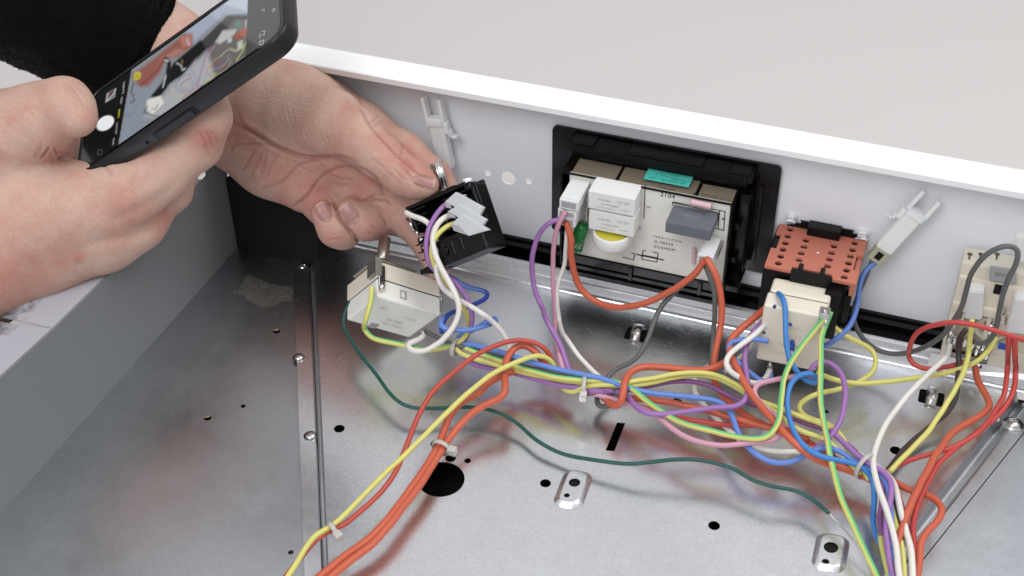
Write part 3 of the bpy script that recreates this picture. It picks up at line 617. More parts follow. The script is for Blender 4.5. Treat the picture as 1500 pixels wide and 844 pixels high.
obj('cam_shaft', b, M_blackg, sw)
b = bmesh.new()
for i in range(5): box(b, (.0235+i*.0001, .004+i*.0055, .002), (LU-.004, .005+i*.0055, .012), fs, bev=.0002)
for i in range(3): box(b, (.003, .003+i*.004, .0005), (.012, .0042+i*.004, .010), fs, bev=.0002)
box(b, (.019, -.0010, .002), (.024, .0014, .008), fs, bev=.0004); box(b, (.028, -.0008, .001), (.034, .0012, .005), fs, bev=.0004); obj('contact_ribs', b, M_black, sw)
for i in range(4):
    c = (.0005+.0004*i, .0205+i*.0047, .003)
    b = bmesh.new(); cyl(b, FS(c), FS((c[0]+.0042, c[1]+.0006, c[2])), .0019, .0019, 14); box(b, (c[0]-.002, c[1]+.0018, c[2]-.003), (c[0]+.0060, c[1]+.0024, c[2]+.006), fs, bev=.0002); obj('contact_holder', b, M_blackg, sw)
    obj('contact_rivet', lathe(FS((c[0]+.0020, c[1], c[2]-.0018)), -Rw[:, 2], [(.0013, 0), (.0010, .0005), (0, .0008)], 14), M_chrome, sw)
b = bmesh.new()
def bar(b, pts, r):
    for p, q in zip(pts, pts[1:]): cyl(b, FS(p), FS(q), r, r, 8)
bar(b, [(.034, .0105, .000), (.0355, .0060, .000), (.0395, .0075, .000), (.0405, .0125, .000), (.0425, .0145, .000)], .0004); bar(b, [(.0345, .0115, -.0002), (.0385, .0115, -.0002), (.0405, .0165, -.0002)], .0004)
obj('contact_spring', b, M_chrome, sw)
b = bmesh.new(); bar(b, [(-.0015, .0060, .001), (.0005, .0140, .001), (.0025, .0175, .001)], .0009); obj('left_terminal', b, M_chrome, sw)
obj('top_lug', cy(FS((LU-.004, .0012, .003)), FS((LU-.0035, -.0015, .003)), .0026), M_clip, sw)
s0, s1 = Dp(649, 276, .779), Dp(638, 238, .777); b = bmesh.new(); cyl(b, s0, s1, .0034, .0034, 24); d_ = s1-s0
for a in range(6):
    an = a*math.pi/3; e = np.cross(d_, [0, 0, 1]); e /= np.linalg.norm(e); g = np.cross(d_, e); g /= np.linalg.norm(g); of = (e*math.cos(an)+g*math.sin(an))*.0032; cyl(b, s0+of, s1+of, .0006, .0006, 6)
obj('shaft', b, M_chrome, sw)
# triple connector: three stepped slabs
def onw(px, py, w):  # intersect pixel ray with plane w=const of the switch
    r = ray(px, py); n = Rw[:, 2]; o_ = FS((0, 0, w)); t_ = ((o_-CAM)@n)/(r@n); q = CAM+r*t_; return np.linalg.inv(Rw)@(q-fs[0])
for i, quad in enumerate(([(651, 296), (667, 281.5), (708, 304), (700, 320)], [(655, 310), (673, 299), (712, 322), (703, 336)], [(661, 328), (677, 313), (716, 337), (686, 346)])):
    q = [onw(x, y, -.0050-.0024*i) for x, y in quad]; b = bmesh.new(); poly(b, [FS(p) for p in q], -Rw[:, 2], -.0030)
    bmesh.ops.bevel(b, geom=b.edges[:], offset=.0003, segments=1, affect='EDGES'); obj('connector', b, mat('milky_connector', (204, 206, 207), .35, trans=.12, sss=.2), sw)
for i, quad in enumerate(([(651, 296.5), (660, 299), (662, 306), (654, 304)], [(655.5, 311), (664, 313), (668, 320), (658, 318)], [(661, 328.5), (671, 330.5), (686, 345), (665, 338)])):
    q = [onw(x, y, -.0053-.0024*i) for x, y in quad]; b = bmesh.new(); poly(b, [FS(p) for p in q], -Rw[:, 2], .0002); obj('connector_mouth', b, mat('socket_shade', (160, 158, 160), .6), sw)

# ------------------------------------------------------------ right-hand cream switch on the panel
rs = thing('oven_switch', (.18, -.003, .02), 'cream switch with nylon connectors and metal contacts at the right edge, partly outside the frame', 'switch')
XR0, XR1 = .1548, .2060
b = bmesh.new(); box(b, (XR0, -.0180, .0665), (XR1, -.0030, .0750), bev=.0012); box(b, (XR0+.0003, -.0205, .0500), (XR1, -.0040, .0668), bev=.0010)
box(b, (XR0+.0002, -.0228, .0445), (XR1, -.0040, .0503), bev=.0008); obj('upper_body', b, M_creamr, rs)
b = bmesh.new(); box(b, (XR0+.001, -.0120, .0080), (XR1, -.0040, .0450), bev=.0008); box(b, (XR0+.0004, -.0212, .0100), (XR0+.005, -.0040, .0450), bev=.0006)
box(b, (XR0+.020, -.0212, .0220), (XR0+.0225, -.0115, .0450), bev=.0004); box(b, (XR0+.0245, -.0212, .0330), (XR0+.0345, -.0115, .0370), bev=.0004); box(b, (XR0+.012, -.0180, .0180), (XR0+.0160, -.0115, .0330), bev=.0004)
box(b, (XR0+.026, -.0212, .0080), (XR1, -.0115, .0240), bev=.0006)
for i in range(4): box(b, (XR0+.007+i*.0055, -.0185, .0320+(i % 2)*.003), (XR0+.0085+i*.0055, -.0115, .0410), bev=.0003)
obj('lower_body', b, M_creamr, rs)
for px in (1421, 1437, 1461):
    c = Zp(px, 371, .0751); b = bmesh.new(); cyl(b, c-[0, .001, .0002], c-[0, .001, -.0002], .0014, .0014, 12); box(b, (c[0]-.0005, c[1]-.006, .0749), (c[0]+.0005, c[1]-.001, .0752)); obj('key_slot', b, mat('slot_shade', (92, 84, 66), .7), rs)
b = bmesh.new()
hp = lambda x, y: (Yp(x, y, -.0210)[0], Yp(x, y, -.0210)[2])
lp = [[hp(1450, 391), hp(1487, 397), hp(1489, 416), hp(1449, 410)], [hp(1458, 398), hp(1479, 402), hp(1480, 408), hp(1458, 405)]]
obj('grey_clip', holes_plate(lp, .0016, fr((0, -.0212, 0), RPY), ), mat('grey_clip_plastic', (158, 158, 160), .4), rs)
obj('clip_slot', bx((hp(1458, 416)[0], -.0214, hp(1458, 430)[1]), (hp(1473, 416)[0], -.0195, hp(1458, 417)[1])), M_void, rs)
def conr(quad, d=.009, dy=-.028):
    b = bmesh.new(); poly(b, [Yp(x, y, dy) for x, y in quad], (0, 1, 0), d); bmesh.ops.bevel(b, geom=b.edges[:], offset=.0008, segments=2, affect='EDGES'); return obj('connector', b, M_conn, rs)
conr([(1417, 426), (1441, 428), (1438, 470), (1412, 468)]); conr([(1486, 437), (1512, 440), (1510, 492), (1472, 488)])
conr([(1486, 345), (1510, 348), (1510, 388), (1487, 384)], .006, -.022)
c = Yp(1451, 482, -.018); obj('round_boss', lathe(c+[0, .006, 0], (0, -1, 0), [(.0088, 0), (.0085, .007), (.0068, .0075), (.0064, .002), (0, .002)], 32), M_creamr, rs)
obj('boss_contact', lathe(c+[0, .0008, .0005], (0, -1, 0), [(.0042, 0), (.0038, .0028), (.0020, .0034), (0, .0030)], 20), M_chrome, rs)
rng = random.Random(3)
for px, py in ((1394, 486), (1399, 497), (1414, 500), (1424, 508), (1419, 516), (1431, 513), (1441, 506), (1468, 456), (1471, 465), (1413, 530), (1433, 536), (1446, 519)):
    p = Yp(px, py, -.0205-rng.random()*.004); b = bmesh.new(); a = rng.random()*3; d = np.array([math.cos(a)*.4, -.4, math.sin(a)])*.0035
    cyl(b, p-d, p+d, .0013, .0010, 10); box(b, p-np.array([.0007, .0015, .003]), p+np.array([.0007, .0015, .003]), bev=.0002); obj('contact_blade', b, M_chrome, rs)
p = Yp(1391, 497, -.022); obj('spade_sleeve', cy(p+[0, 0, .006], p-[0, 0, .004], .0018, .0016, 14), M_chrome, rs)
text('C', .006, fr(Yp(1456, 516, -.0216), RPY), mat('relief_beige', (196, 184, 160), .5), 'moulded_print', rs); text('II G', .006, fr(Yp(1490, 512, -.0216), RPY), mat('relief_beige', (196, 184, 160), .5), 'moulded_print', rs)
obj('blue_mark', bx((Yp(1463, 503, -.0216)[0], -.0217, Yp(1463, 511, -.0216)[2]), (Yp(1480, 503, -.0216)[0], -.0213, Yp(1463, 502, -.0216)[2])), M_blue, rs)
# ------------------------------------------------------------ wires
WC = dict(red=(178, 76, 62), orange=(190, 92, 66), yellow=(206, 200, 112), purple=(150, 106, 164), pink=(200, 146, 164), white=(218, 213, 206), blue=(98, 130, 200),
          sky=(60, 122, 188), grey=(92, 92, 92), black=(46, 44, 42), dgreen=(30, 78, 72), green=(108, 188, 116), violet=(128, 78, 130), dblue=(40, 66, 150), brown=(62, 50, 46), ltred=(182, 66, 60))
def wm(c): return mat('wire_'+c, WC[c], .42, var=.07, scale=90, sss=.04, bump=.12, bscale=900, rvar=.08)
def P3(p):
    x, y, h = p
    if isinstance(h, float) and .4 < h < 1.2: return Dp(x, y, h)
    if h < 0: return Yp(x, y, h/1000)
    return Zp(x, y, h/1000)
def spline(P, step=.0016):
    P = [np.array(p) for p in P]; P = [2*P[0]-P[1]]+P+[2*P[-1]-P[-2]]; out = []
    for i in range(1, len(P)-2):
        p0, p1, p2, p3 = P[i-1:i+3]; t0 = 0; t1 = max(np.linalg.norm(p1-p0), 1e-5)**.5; t2 = t1+max(np.linalg.norm(p2-p1), 1e-5)**.5; t3 = t2+max(np.linalg.norm(p3-p2), 1e-5)**.5
        n = max(2, int(np.linalg.norm(p2-p1)/step))
        for k in range(n):
            t = t1+(t2-t1)*k/n
            A1 = (t1-t)/t1*p0+t/t1*p1; A2 = (t2-t)/(t2-t1)*p1+(t-t1)/(t2-t1)*p2; A3 = (t3-t)/(t3-t2)*p2+(t-t2)/(t3-t2)*p3
            B1 = (t2-t)/t2*A1+t/t2*A2; B2 = (t3-t)/(t3-t1)*A2+(t-t1)/(t3-t1)*A3; out.append((t2-t)/(t2-t1)*B1+(t-t1)/(t2-t1)*B2)
    out.append(P[-2]); out = np.array(out)
    for _ in range(5): out[1:-1] = (out[:-2]+2*out[1:-1]+out[2:])/4
    if step < .01: out = out+np.array([[noise.noise(Vector(p)*55)*.0006+noise.noise(Vector(p)*140)*.00022, noise.noise(Vector(p)*55+Vector((9, 0, 0)))*.0006, noise.noise(Vector(p)*60+Vector((0, 5, 0)))*.0005] for p in out])*np.minimum(1, np.minimum(np.arange(len(out)), np.arange(len(out))[::-1])/12)[:, None]
    return out
def tube(name, S, r, m, label=None, sides=10, two=None, twist=0., parent=None, rvar=0.02, ph0=0.):
    n = len(S); tg = np.gradient(S, axis=0); tg /= np.linalg.norm(tg, axis=1)[:, None]
    u = np.cross(tg[0], -fw); u /= np.linalg.norm(u); V = []; fa = []
    for i in range(n):
        u = u-tg[i]*(u@tg[i]); u /= np.linalg.norm(u); v = np.cross(tg[i], u); rr = r*(1+rvar*math.sin(i*.37)*math.sin(i*.11))
        tw = twist*i
        for k in range(sides):
            a = 2*math.pi*k/sides+tw+ph0; V.append(S[i]+rr*(u*math.cos(a)+v*math.sin(a)))
    for i in range(n-1):
        for k in range(sides): fa.append((i*sides+k, i*sides+(k+1) % sides, (i+1)*sides+(k+1) % sides, (i+1)*sides+k))
    fa.append(tuple(range(sides))[::-1]); fa.append(tuple((n-1)*sides+k for k in range(sides)))
    me = bpy.data.meshes.new(name); me.from_pydata([tuple(v) for v in V], [], fa); me.validate()
    me.materials.append(m)
    if two:
        me.materials.append(two); mi = [0]*len(me.polygons)
        for j in range((n-1)*sides):
            if j % sides < sides*.24 or j % sides >= sides*.66: mi[j] = 1
        me.polygons.foreach_set('material_index', mi)
    o = obj(name, me, None, parent, True)
    if label: tag(o, label, 'wire', 'wires of the harness')
    return o
def Wr(col, r, pts, label, name=None, two=None, twist=0., ph0=0.):
    def ext(a, b):     # carry the wire on beyond the frame
        k = 170/max(abs(b[1]-a[1]), 12); return (b[0]+(b[0]-a[0])*k, b[1]+(b[1]-a[1])*k, max(b[2]*.7, 3))
    if pts[-1][1] > 840: pts = pts+[ext(pts[-2], pts[-1])]
    if pts[0][1] > 840: pts = [ext(pts[1], pts[0])]+pts
    nm = {'dgreen': 'dark_green', 'sky': 'blue', 'ltred': 'red', 'dblue': 'blue', 'violet': 'purple'}.get(col, col)
    return tube(name or nm+'_wire', spline([P3(p) for p in pts]), r*.95/1000, wm(col), label, two=two, twist=twist, sides=12, ph0=ph0)
# --- left side
Wr('dgreen', 1.15, [(514, 441, 30), (505, 458, 24), (503, 475, 20), (510, 492, 17), (531, 523, 15), (556, 556, 13), (581, 586, 11), (601, 597, 10), (636, 599, 9), (681, 597, 9), (722, 602, 9), (752, 616, 8), (781, 641, 7), (805, 657, 6), (830, 667, 6), (861, 672, 8), (916, 680, 10), (981, 674, 14), (1027, 675, 15), (1075, 688, 14), (1103, 704, 13), (1135, 714, 13), (1165, 719, 12), (1194, 735, 11), (1214, 752, 11)], 'thin dark green wire running from the left thermostat across the bare tray')
tube('capillary_tube', spline([P3(p) for p in ((1212, 750, 11), (1222, 760, 10), (1234, 772, 9), (1246, 786, 8), (1258, 800, 7), (1268, 815, 6), (1276, 830, 5))]), .0005, M_chrome, 'thin bare silver lead continuing from the end of the dark green wire')
yg = wm('yellow')
Wr('green', 1.6, [(545, 420, .752), (544, 435, .752), (541, 452, .752), (535, 470, .753), (534, 483, 24), (541, 494, 22), (560, 500, 21), (601, 508, 20), (626, 514, 20), (650, 510, 21), (668, 506, 21), (707, 520, 20), (742, 532, 20), (778, 543, 20), (813, 552, 21), (858, 558, 22), (887, 557, 23), (910, 561, 23), (925, 570, 23), (944, 586, 22), (969, 603, 22), (988, 615, 22), (1010, 624, 23), (1048, 632, 23), (1099, 643, 24), (1122, 640, 26), (1135, 626, 29), (1142, 605, 32), (1145, 579, 35), (1151, 548, 38), (1163, 525, 43), (1182, 498, 50), (1198, 478, 56), (1211, 462, 60)], 'yellow and green striped wire running through the bundle between the left and middle thermostats', 'striped_wire', yg, .002, -.3)
Wr('green', 1.6, [(1217, 457, 60), (1210, 474, 56), (1203, 495, 51), (1202, 530, 43), (1202, 579, 34), (1208, 631, 27), (1218, 679, 22), (1232, 727, 18), (1256, 785, 14), (1285, 844, 12), (1310, 890, 10)], 'yellow and green striped earth wire dropping straight from the middle thermostat to the bottom edge', 'striped_wire', yg, 0., .9)
Wr('dblue', 1.5, [(655, 404, 30), (667, 410, 26), (683, 421, 22), (700, 424, 22), (712, 427, 22), (715, 433, 24), (709, 440, 26), (692, 447, 30), (673, 454, 33), (656, 461, 36), (650, 470, 36), (645, 482, 34), (647, 488, 33)], 'blue wire looping right from under the black switch to the left thermostat', two=wm('blue'))
Wr('blue', 1.55, [(649, 466, 37), (645, 471, 38), (644, 477, 38), (652, 482, 37), (664, 484, 35), (686, 484, 33), (705, 480, 31), (720, 475, 29), (728, 470, 27), (726, 465, 26), (719, 466, 25), (711, 473, 24), (700, 481, 22), (686, 488, 21), (672, 494, 20), (668, 501, 20), (676, 505, 21), (692, 505, 23), (715, 511, 24), (753, 522, 24), (780, 531, 24), (804, 538, 24), (835, 545, 24), (858, 550, 25), (887, 556, 24), (912, 566, 23), (938, 573, 23), (954, 576, 23), (1010, 582, 22), (1039, 585, 22), (1058, 591, 22), (1067, 600, 22), (1073, 612, 21), (1080, 630, 20), (1091, 650, 18), (1109, 667, 17), (1128, 676, 16), (1146, 679, 16), (1166, 674, 17), (1185, 664, 19), (1203, 657, 20), (1222, 658, 20), (1248, 672, 20), (1268, 684, 20), (1286, 695, 20), (1298, 708, 20), (1303, 730, 19), (1306, 758, 18), (1305, 792, 17), (1308, 844, 15), (1312, 880, 14)], 'light blue wire knotted beside the left thermostat and running the whole length of the bundle')
Wr('grey', 1.4, [(622, 485, 22), (644, 496, 21), (666, 506, 22), (707, 514, 19), (742, 526, 18), (778, 538, 18), (831, 550, 19), (858, 555, 19), (885, 561, 19), (903, 572, 19)], 'dark grey wire lying between the blue and green wires in the left bundle')
Wr('yellow', 1.5, [(687, 480, 30), (686, 488, 28), (676, 500, 24), (664, 507, 21), (672, 516, 19), (698, 527, 18), (742, 539, 17), (795, 551, 17), (849, 561, 19), (906, 565, 21), (925, 565, 22), (954, 561, 23), (992, 553, 25), (1020, 549, 26), (1048, 554, 26), (1077, 567, 25), (1109, 586, 24), (1143, 598, 23), (1182, 614, 22), (1214, 627, 21), (1234, 647, 20), (1250, 670, 19), (1266, 690, 17), (1273, 703, 15)], 'yellow wire running along the bundle from the left cable tie to the lower right')
Wr('yellow', 1.5, [(418, 852, 12), (428, 836, 13), (445, 807, 14), (462, 784, 15), (480, 774, 15), (500, 760, 16), (551, 706, 17), (601, 659, 19), (651, 608, 23), (701, 563, 28), (730, 543, 30), (752, 532, 31), (775, 524, 30), (795, 522, 28), (808, 529, 24), (814, 545, 18), (819, 560, 14), (826, 570, 13), (836, 576, 13), (846, 574, 15), (856, 567, 18), (880, 564, 21), (905, 563, 23), (930, 558, 25), (960, 554, 26), (992, 548, 28), (1020, 546, 28), (1048, 550, 28), (1077, 563, 27), (1094, 573, 27), (1112, 590, 26), (1140, 606, 24), (1155, 620, 23), (1175, 632, 22), (1203, 642, 21), (1222, 654, 20), (1240, 674, 18), (1262, 694, 16)], 'yellow wire coming from the bottom left corner over the red wires into the bundle')
Wr('purple', 1.6, [(672, 512, 14), (680, 523, 13), (692, 533, 12), (707, 538, 12), (740, 543, 13), (790, 556, 14), (817, 564, 15), (845, 569, 16), (870, 571, 17), (906, 573, 18), (920, 581, 19), (928, 593, 20), (942, 604, 21), (963, 607, 22), (1001, 604, 24), (1030, 600, 25), (1058, 596, 26), (1080, 596, 26), (1091, 588, 27), (1096, 574, 28), (1094, 553, 30), (1090, 530, 33), (1094, 503, 38), (1108, 480, 43), (1128, 462, 46)], 'purple wire sagging under the bundle and climbing to the left side of the middle thermostat')
Wr('violet', 1.4, [(860, 577, 15), (905, 574, 17), (954, 565, 20), (992, 559, 21), (1011, 559, 21), (1039, 566, 20), (1067, 579, 19), (1100, 592, 18), (1156, 610, 17), (1182, 621, 17), (1208, 630, 17), (1234, 645, 18), (1260, 668, 19), (1284, 690, 20), (1291, 708, 19), (1293, 728, 17), (1289, 753, 15), (1291, 785, 13)], 'dark purple wire running under the two yellow wires in the middle of the bundle')
Wr('pink', 1.5, [(829, 309, -50), (823, 318, -52), (815, 337, -53), (811, 361, -54), (810, 395, -56), (812, 436, -60), (813, 470, -64), (818, 520, 22), (824, 541, 19), (840, 562, 16), (863, 575, 15), (885, 581, 15), (910, 588, 16), (935, 597, 17), (954, 603, 18), (968, 614, 19), (988, 631, 19), (1010, 643, 19), (1036, 650, 20), (1060, 652, 20), (1090, 650, 21), (1125, 646, 22), (1143, 637, 23), (1148, 624, 24), (1138, 611, 25), (1123, 598, 27), (1109, 585, 29), (1103, 572, 30), (1108, 563, 31), (1128, 558, 32), (1160, 552, 33), (1186, 550, 33), (1198, 556, 32)], 'pink wire hanging from the upper left connector of the timer, then joining the bundle')
Wr('purple', 1.6, [(826, 322, -50), (815, 321, -52), (800, 330, -54), (786, 350, -56), (779, 378, -60), (779, 403, -62), (785, 430, -66), (793, 449, -70), (803, 472, 34), (820, 505, 26), (832, 540, 19), (842, 562, 17), (856, 571, 16), (885, 574, 17)], 'purple wire bowing out leftmost of the wires that hang from the timer')
Wr('white', 1.4, [(831, 336, -48), (829, 361, -50), (827, 386, -52), (819, 413, -56), (816, 440, -60), (819, 470, -64), (833, 500, 24), (851, 525, 20), (876, 551, 17), (900, 568, 15)], 'white wire hanging from the left side of the timer down to the bundle')
Wr('orange', 2.0, [(829, 325, -48), (833, 336, -50), (837, 350, -51), (836, 370, -52), (839, 393, -53), (849, 420, -54), (866, 438, -56), (890, 449, -58), (919, 450, -60), (944, 445, -60), (970, 434, -58), (1000, 416, -55), (1022, 397, -52), (1033, 380, -49)], 'thick red wire sagging in a loop between the left and right connectors of the timer')
Wr('orange', 2.0, [(1034, 378, -50), (1042, 390, -53), (1051, 410, -56), (1057, 440, -60), (1057, 465, -64), (1053, 495, 30), (1047, 525, 24), (1045, 545, 18), (1048, 562, 14), (1058, 578, 13), (1077, 596, 13), (1104, 616, 14), (1130, 627, 15), (1160, 640, 15), (1195, 660, 14), (1230, 676, 13), (1262, 693, 12), (1284, 708, 10)], 'thick red wire dropping from the right connector of the timer behind the yellow wires')
Wr('grey', 1.6, [(1030, 384, -47), (1022, 400, -50), (1003, 415, -52), (985, 432, -55), (970, 448, -58), (957, 475, 30), (946, 502, 22), (930, 528, 17), (915, 536, 15), (901, 541, 14), (888, 556, 12), (878, 572, 10), (874, 585, 9), (876, 594, 9), (886, 598, 10), (896, 592, 13), (903, 582, 16), (908, 570, 18)], 'dark grey wire from the timer ending in a small hook below the bundle')
Wr('grey', 1.5, [(1032, 386, -47), (1040, 405, -50), (1046, 425, -53), (1048, 455, -58), (1045, 490, 26), (1043, 520, 18), (1040, 550, 12)], 'dark grey wire hanging just left of the thick red wire below the timer')
# --- middle
Wr('orange', 2.1, [(1128, 446, 46), (1112, 460, 45), (1092, 477, 43), (1075, 492, 40), (1068, 506, 37), (1071, 524, 34), (1082, 545, 32), (1096, 571, 30), (1112, 592, 28), (1135, 619, 27), (1165, 650, 25), (1194, 672, 20), (1215, 680, 17), (1240, 687, 15), (1266, 697, 13), (1290, 712, 11), (1304, 735, 10)], 'thick red wire crossing the tangle diagonally from the left of the middle thermostat')
Wr('orange', 2.1, [(1076, 524, 27), (1056, 534, 27), (1038, 541, 27), (1020, 543, 27), (982, 540, 27), (950, 537, 27), (932, 540, 27), (920, 549, 27), (914, 562, 27), (912, 580, 24), (909, 593, 20), (900, 596, 17), (893, 590, 15), (884, 582, 12)], 'thick orange red wire forming an arch over the bundle beside the small grey hook')
Wr('orange', 1.9, [(880, 578, 12), (921, 583, 13), (954, 586, 15), (992, 592, 16), (1030, 600, 17), (1067, 611, 17), (1100, 620, 17), (1140, 630, 17), (1185, 644, 17)], 'orange red wire lying horizontally under the light blue wire in the middle')
Wr('ltred', 1.5, [(900, 586, 11), (929, 594, 12), (961, 603, 13), (1001, 613, 14), (1048, 621, 15), (1077, 623, 15), (1110, 624, 15), (1150, 627, 15), (1190, 650, 15), (1225, 672, 14), (1250, 684, 14)], 'thin bright red wire lying lowest in the middle of the bundle')
Wr('white', 1.5, [(1039, 537, 9), (1022, 545, 8), (1016, 562, 8), (1019, 576, 8), (1030, 591, 9), (1048, 611, 10), (1067, 630, 11), (1085, 645, 12), (1104, 653, 13), (1125, 660, 13), (1151, 662, 13), (1177, 660, 14), (1198, 656, 15), (1225, 662, 16)], 'white wire passing beneath the red wires in the middle tangle')
Wr('blue', 1.5, [(1125, 500, 44), (1110, 497, 43), (1088, 498, 41), (1071, 501, 39), (1065, 507, 37), (1068, 518, 35), (1079, 531, 32), (1097, 546, 28), (1112, 557, 24), (1122, 560, 22), (1128, 556, 20), (1129, 548, 18)], 'blue wire looping left of the middle thermostat back to its lower terminal')
Wr('white', 1.6, [(1122, 474, 46), (1108, 488, 45), (1092, 501, 43), (1072, 516, 41), (1062, 526, 39), (1063, 537, 37), (1077, 550, 33), (1092, 558, 29), (1104, 562, 26), (1116, 558, 23), (1124, 550, 20), (1127, 543, 18)], 'white wire looping left of the middle thermostat to its lower terminal')
Wr('white', 1.4, [(1118, 488, 20), (1105, 502, 18), (1088, 520, 16), (1074, 532, 14), (1062, 545, 12)], 'short stretch of white wire behind the purple wire left of the middle thermostat')
Wr('sky', 1.55, [(1140, 430, 60), (1145, 434, 63), (1149, 444, 63), (1150, 462, 58), (1151, 485, 53), (1153, 510, 46), (1160, 533, 40), (1172, 550, 35), (1184, 560, 32), (1194, 564, 31), (1199, 558, 33), (1195, 550, 36), (1186, 547, 38), (1173, 549, 38), (1162, 557, 36), (1155, 573, 34), (1153, 595, 31), (1157, 618, 29), (1167, 640, 27), (1184, 659, 25), (1208, 671, 24), (1235, 675, 23), (1258, 681, 22), (1272, 692, 19), (1279, 710, 15), (1280, 735, 11), (1279, 765, 9), (1284, 786, 8), (1294, 804, 8)], 'bright blue wire coming out of the middle thermostat front and curling once in the tangle')
Wr('yellow', 1.5, [(1220, 477, 36), (1230, 486, 33), (1245, 495, 30), (1264, 505, 26), (1279, 513, 24), (1283, 525, 21), (1279, 542, 19), (1268, 554, 18), (1250, 563, 18), (1224, 571, 19), (1198, 577, 20), (1180, 585, 20), (1169, 593, 20), (1172, 604, 20), (1184, 613, 20), (1200, 618, 20), (1216, 623, 19), (1230, 636, 19), (1242, 655, 18), (1258, 676, 17), (1270, 696, 15)], 'yellow wire bulging right from the middle thermostat and folding back sharply left')
Wr('yellow', 1.5, [(1196, 545, 24), (1212, 553, 23), (1232, 559, 22), (1258, 562, 21), (1280, 561, 20), (1310, 559, 20), (1337, 555, 20), (1360, 550, 21), (1382, 548, 22), (1404, 542, 26), (1430, 530, 32), (1448, 514, 38), (1459, 495, -36)], 'yellow wire running from under the middle thermostat right to the cream switch')
Wr('purple', 1.6, [(1186, 545, 28), (1190, 536, 31), (1198, 530, 32), (1208, 529, 33), (1222, 536, 32), (1234, 551, 31), (1238, 570, 30), (1237, 590, 28), (1230, 618, 25), (1216, 641, 22), (1195, 657, 18), (1175, 668, 14)], 'purple wire arching beside the striped wire right of the middle thermostat')
Wr('blue', 1.6, [(1283, 384, -12), (1272, 392, -14), (1264, 403, -17), (1259, 420, -22), (1257, 440, -28), (1252, 463, -36), (1240, 484, -46), (1218, 502, -52), (1205, 508, -50)], 'light blue wire hanging from the right lamp holder to behind the middle thermostat')
Wr('grey', 1.5, [(1278, 382, -12), (1272, 395, -12), (1264, 414, -13), (1254, 440, -15), (1250, 460, -19), (1255, 482, -25), (1272, 504, -32), (1298, 517, -36), (1325, 518, -38), (1350, 511, -40), (1372, 497, -41), (1390, 480, -42), (1402, 462, -43), (1412, 440, -44), (1420, 410, -46), (1432, 388, -48), (1448, 370, -48), (1468, 361, -48), (1484, 361, -47), (1492, 367, -47), (1491, 382, -48), (1484, 398, -49), (1475, 412, -49), (1469, 430, -49), (1465, 452, -49), (1461, 478, -48), (1453, 496, -47), (1440, 504, -46), (1428, 501, -44), (1424, 490, -40)], 'dark grey wire looping from the right lamp holder over the top of the cream switch')
# --- right side
Wr('ltred', 1.45, [(1515, 501, -56), (1500, 498, -57), (1470, 489, -59), (1432, 477, -60), (1405, 472, -60), (1380, 473, -59), (1355, 480, -57), (1340, 492, -54), (1333, 508, -52), (1332, 523, 24), (1336, 534, 22), (1350, 540, 21), (1376, 540, 22), (1400, 535, 25), (1412, 530, -34)], 'bright red wire making a wide flat loop in front of the cream switch')
Wr('white', 1.65, [(1391, 505, -36), (1390, 515, -40), (1382, 528, 34), (1368, 541, 32), (1352, 556, 30), (1332, 576, 28), (1312, 600, 26), (1296, 624, 25), (1286, 645, 25), (1279, 672, 24), (1282, 700, 24), (1292, 730, 23), (1303, 762, 22), (1313, 800, 20), (1319, 844, 18), (1322, 880, 16)], 'white wire curving from the cream switch down over the top of the right bundle')
Wr('yellow', 1.5, [(1424, 468, -44), (1422, 490, -46), (1419, 519, -48), (1410, 548, 34), (1400, 570, 31), (1385, 596, 28), (1368, 620, 24), (1350, 643, 20), (1332, 662, 17), (1316, 677, 15), (1303, 692, 13)], 'yellow wire hanging from the cream switch and crossing down left to the right bundle')
Wr('brown', 1.7, [(1416, 482, -38), (1408, 490, -40), (1404, 506, -40), (1405, 530, 28), (1404, 552, 24), (1401, 580, 17), (1390, 600, 13), (1376, 614, 10), (1355, 632, 7), (1334, 650, 6), (1316, 670, 6), (1300, 690, 7)], 'black wire beside the yellow one, running from the cream switch to the right bundle')
Wr('orange', 2.0, [(1429, 538, 18), (1430, 552, 16), (1437, 567, 15), (1447, 583, 14), (1450, 596, 14), (1440, 607, 14), (1420, 619, 14), (1395, 635, 15), (1376, 658, 16), (1362, 684, 17), (1350, 706, 18), (1338, 733, 18), (1326, 765, 17), (1314, 800, 15), (1309, 830, 13)], 'thick orange red wire with a sharp bend under the cream switch')
Wr('ltred', 1.5, [(1478, 492, -44), (1477, 510, -46), (1477, 535, 26), (1473, 560, 22), (1468, 584, 19), (1456, 604, 17), (1436, 630, 16), (1412, 647, 15), (1390, 657, 14), (1350, 669, 12), (1322, 679, 11), (1298, 692, 10)], 'bright red wire hanging leftmost of the pair under the right connector of the cream switch')
Wr('ltred', 1.6, [(1486, 492, -44), (1487, 515, -46), (1488, 545, 24), (1484, 572, 20), (1474, 594, 17), (1450, 618, 15), (1418, 643, 14), (1392, 662, 14), (1372, 684, 14), (1356, 712, 14), (1344, 742, 13), (1338, 775, 12), (1341, 815, 11), (1343, 850, 10)], 'bright red wire hanging rightmost of the pair under the right connector of the cream switch')
Wr('orange', 1.9, [(1302, 700, 8), (1318, 711, 9), (1337, 720, 10), (1355, 723, 11), (1370, 730, 12), (1380, 744, 13), (1375, 762, 13), (1361, 776, 13), (1350, 792, 13), (1346, 820, 12), (1342, 860, 11)], 'thick red wire making an outward kink at the far right of the right bundle')
Wr('purple', 1.6, [(1216, 630, 22), (1230, 643, 22), (1254, 665, 23), (1278, 682, 23), (1297, 694, 23), (1306, 710, 22), (1304, 734, 21), (1299, 755, 20), (1297, 779, 19), (1302, 811, 17), (1311, 850, 15)], 'purple wire in the front of the right bundle, next to the white one')
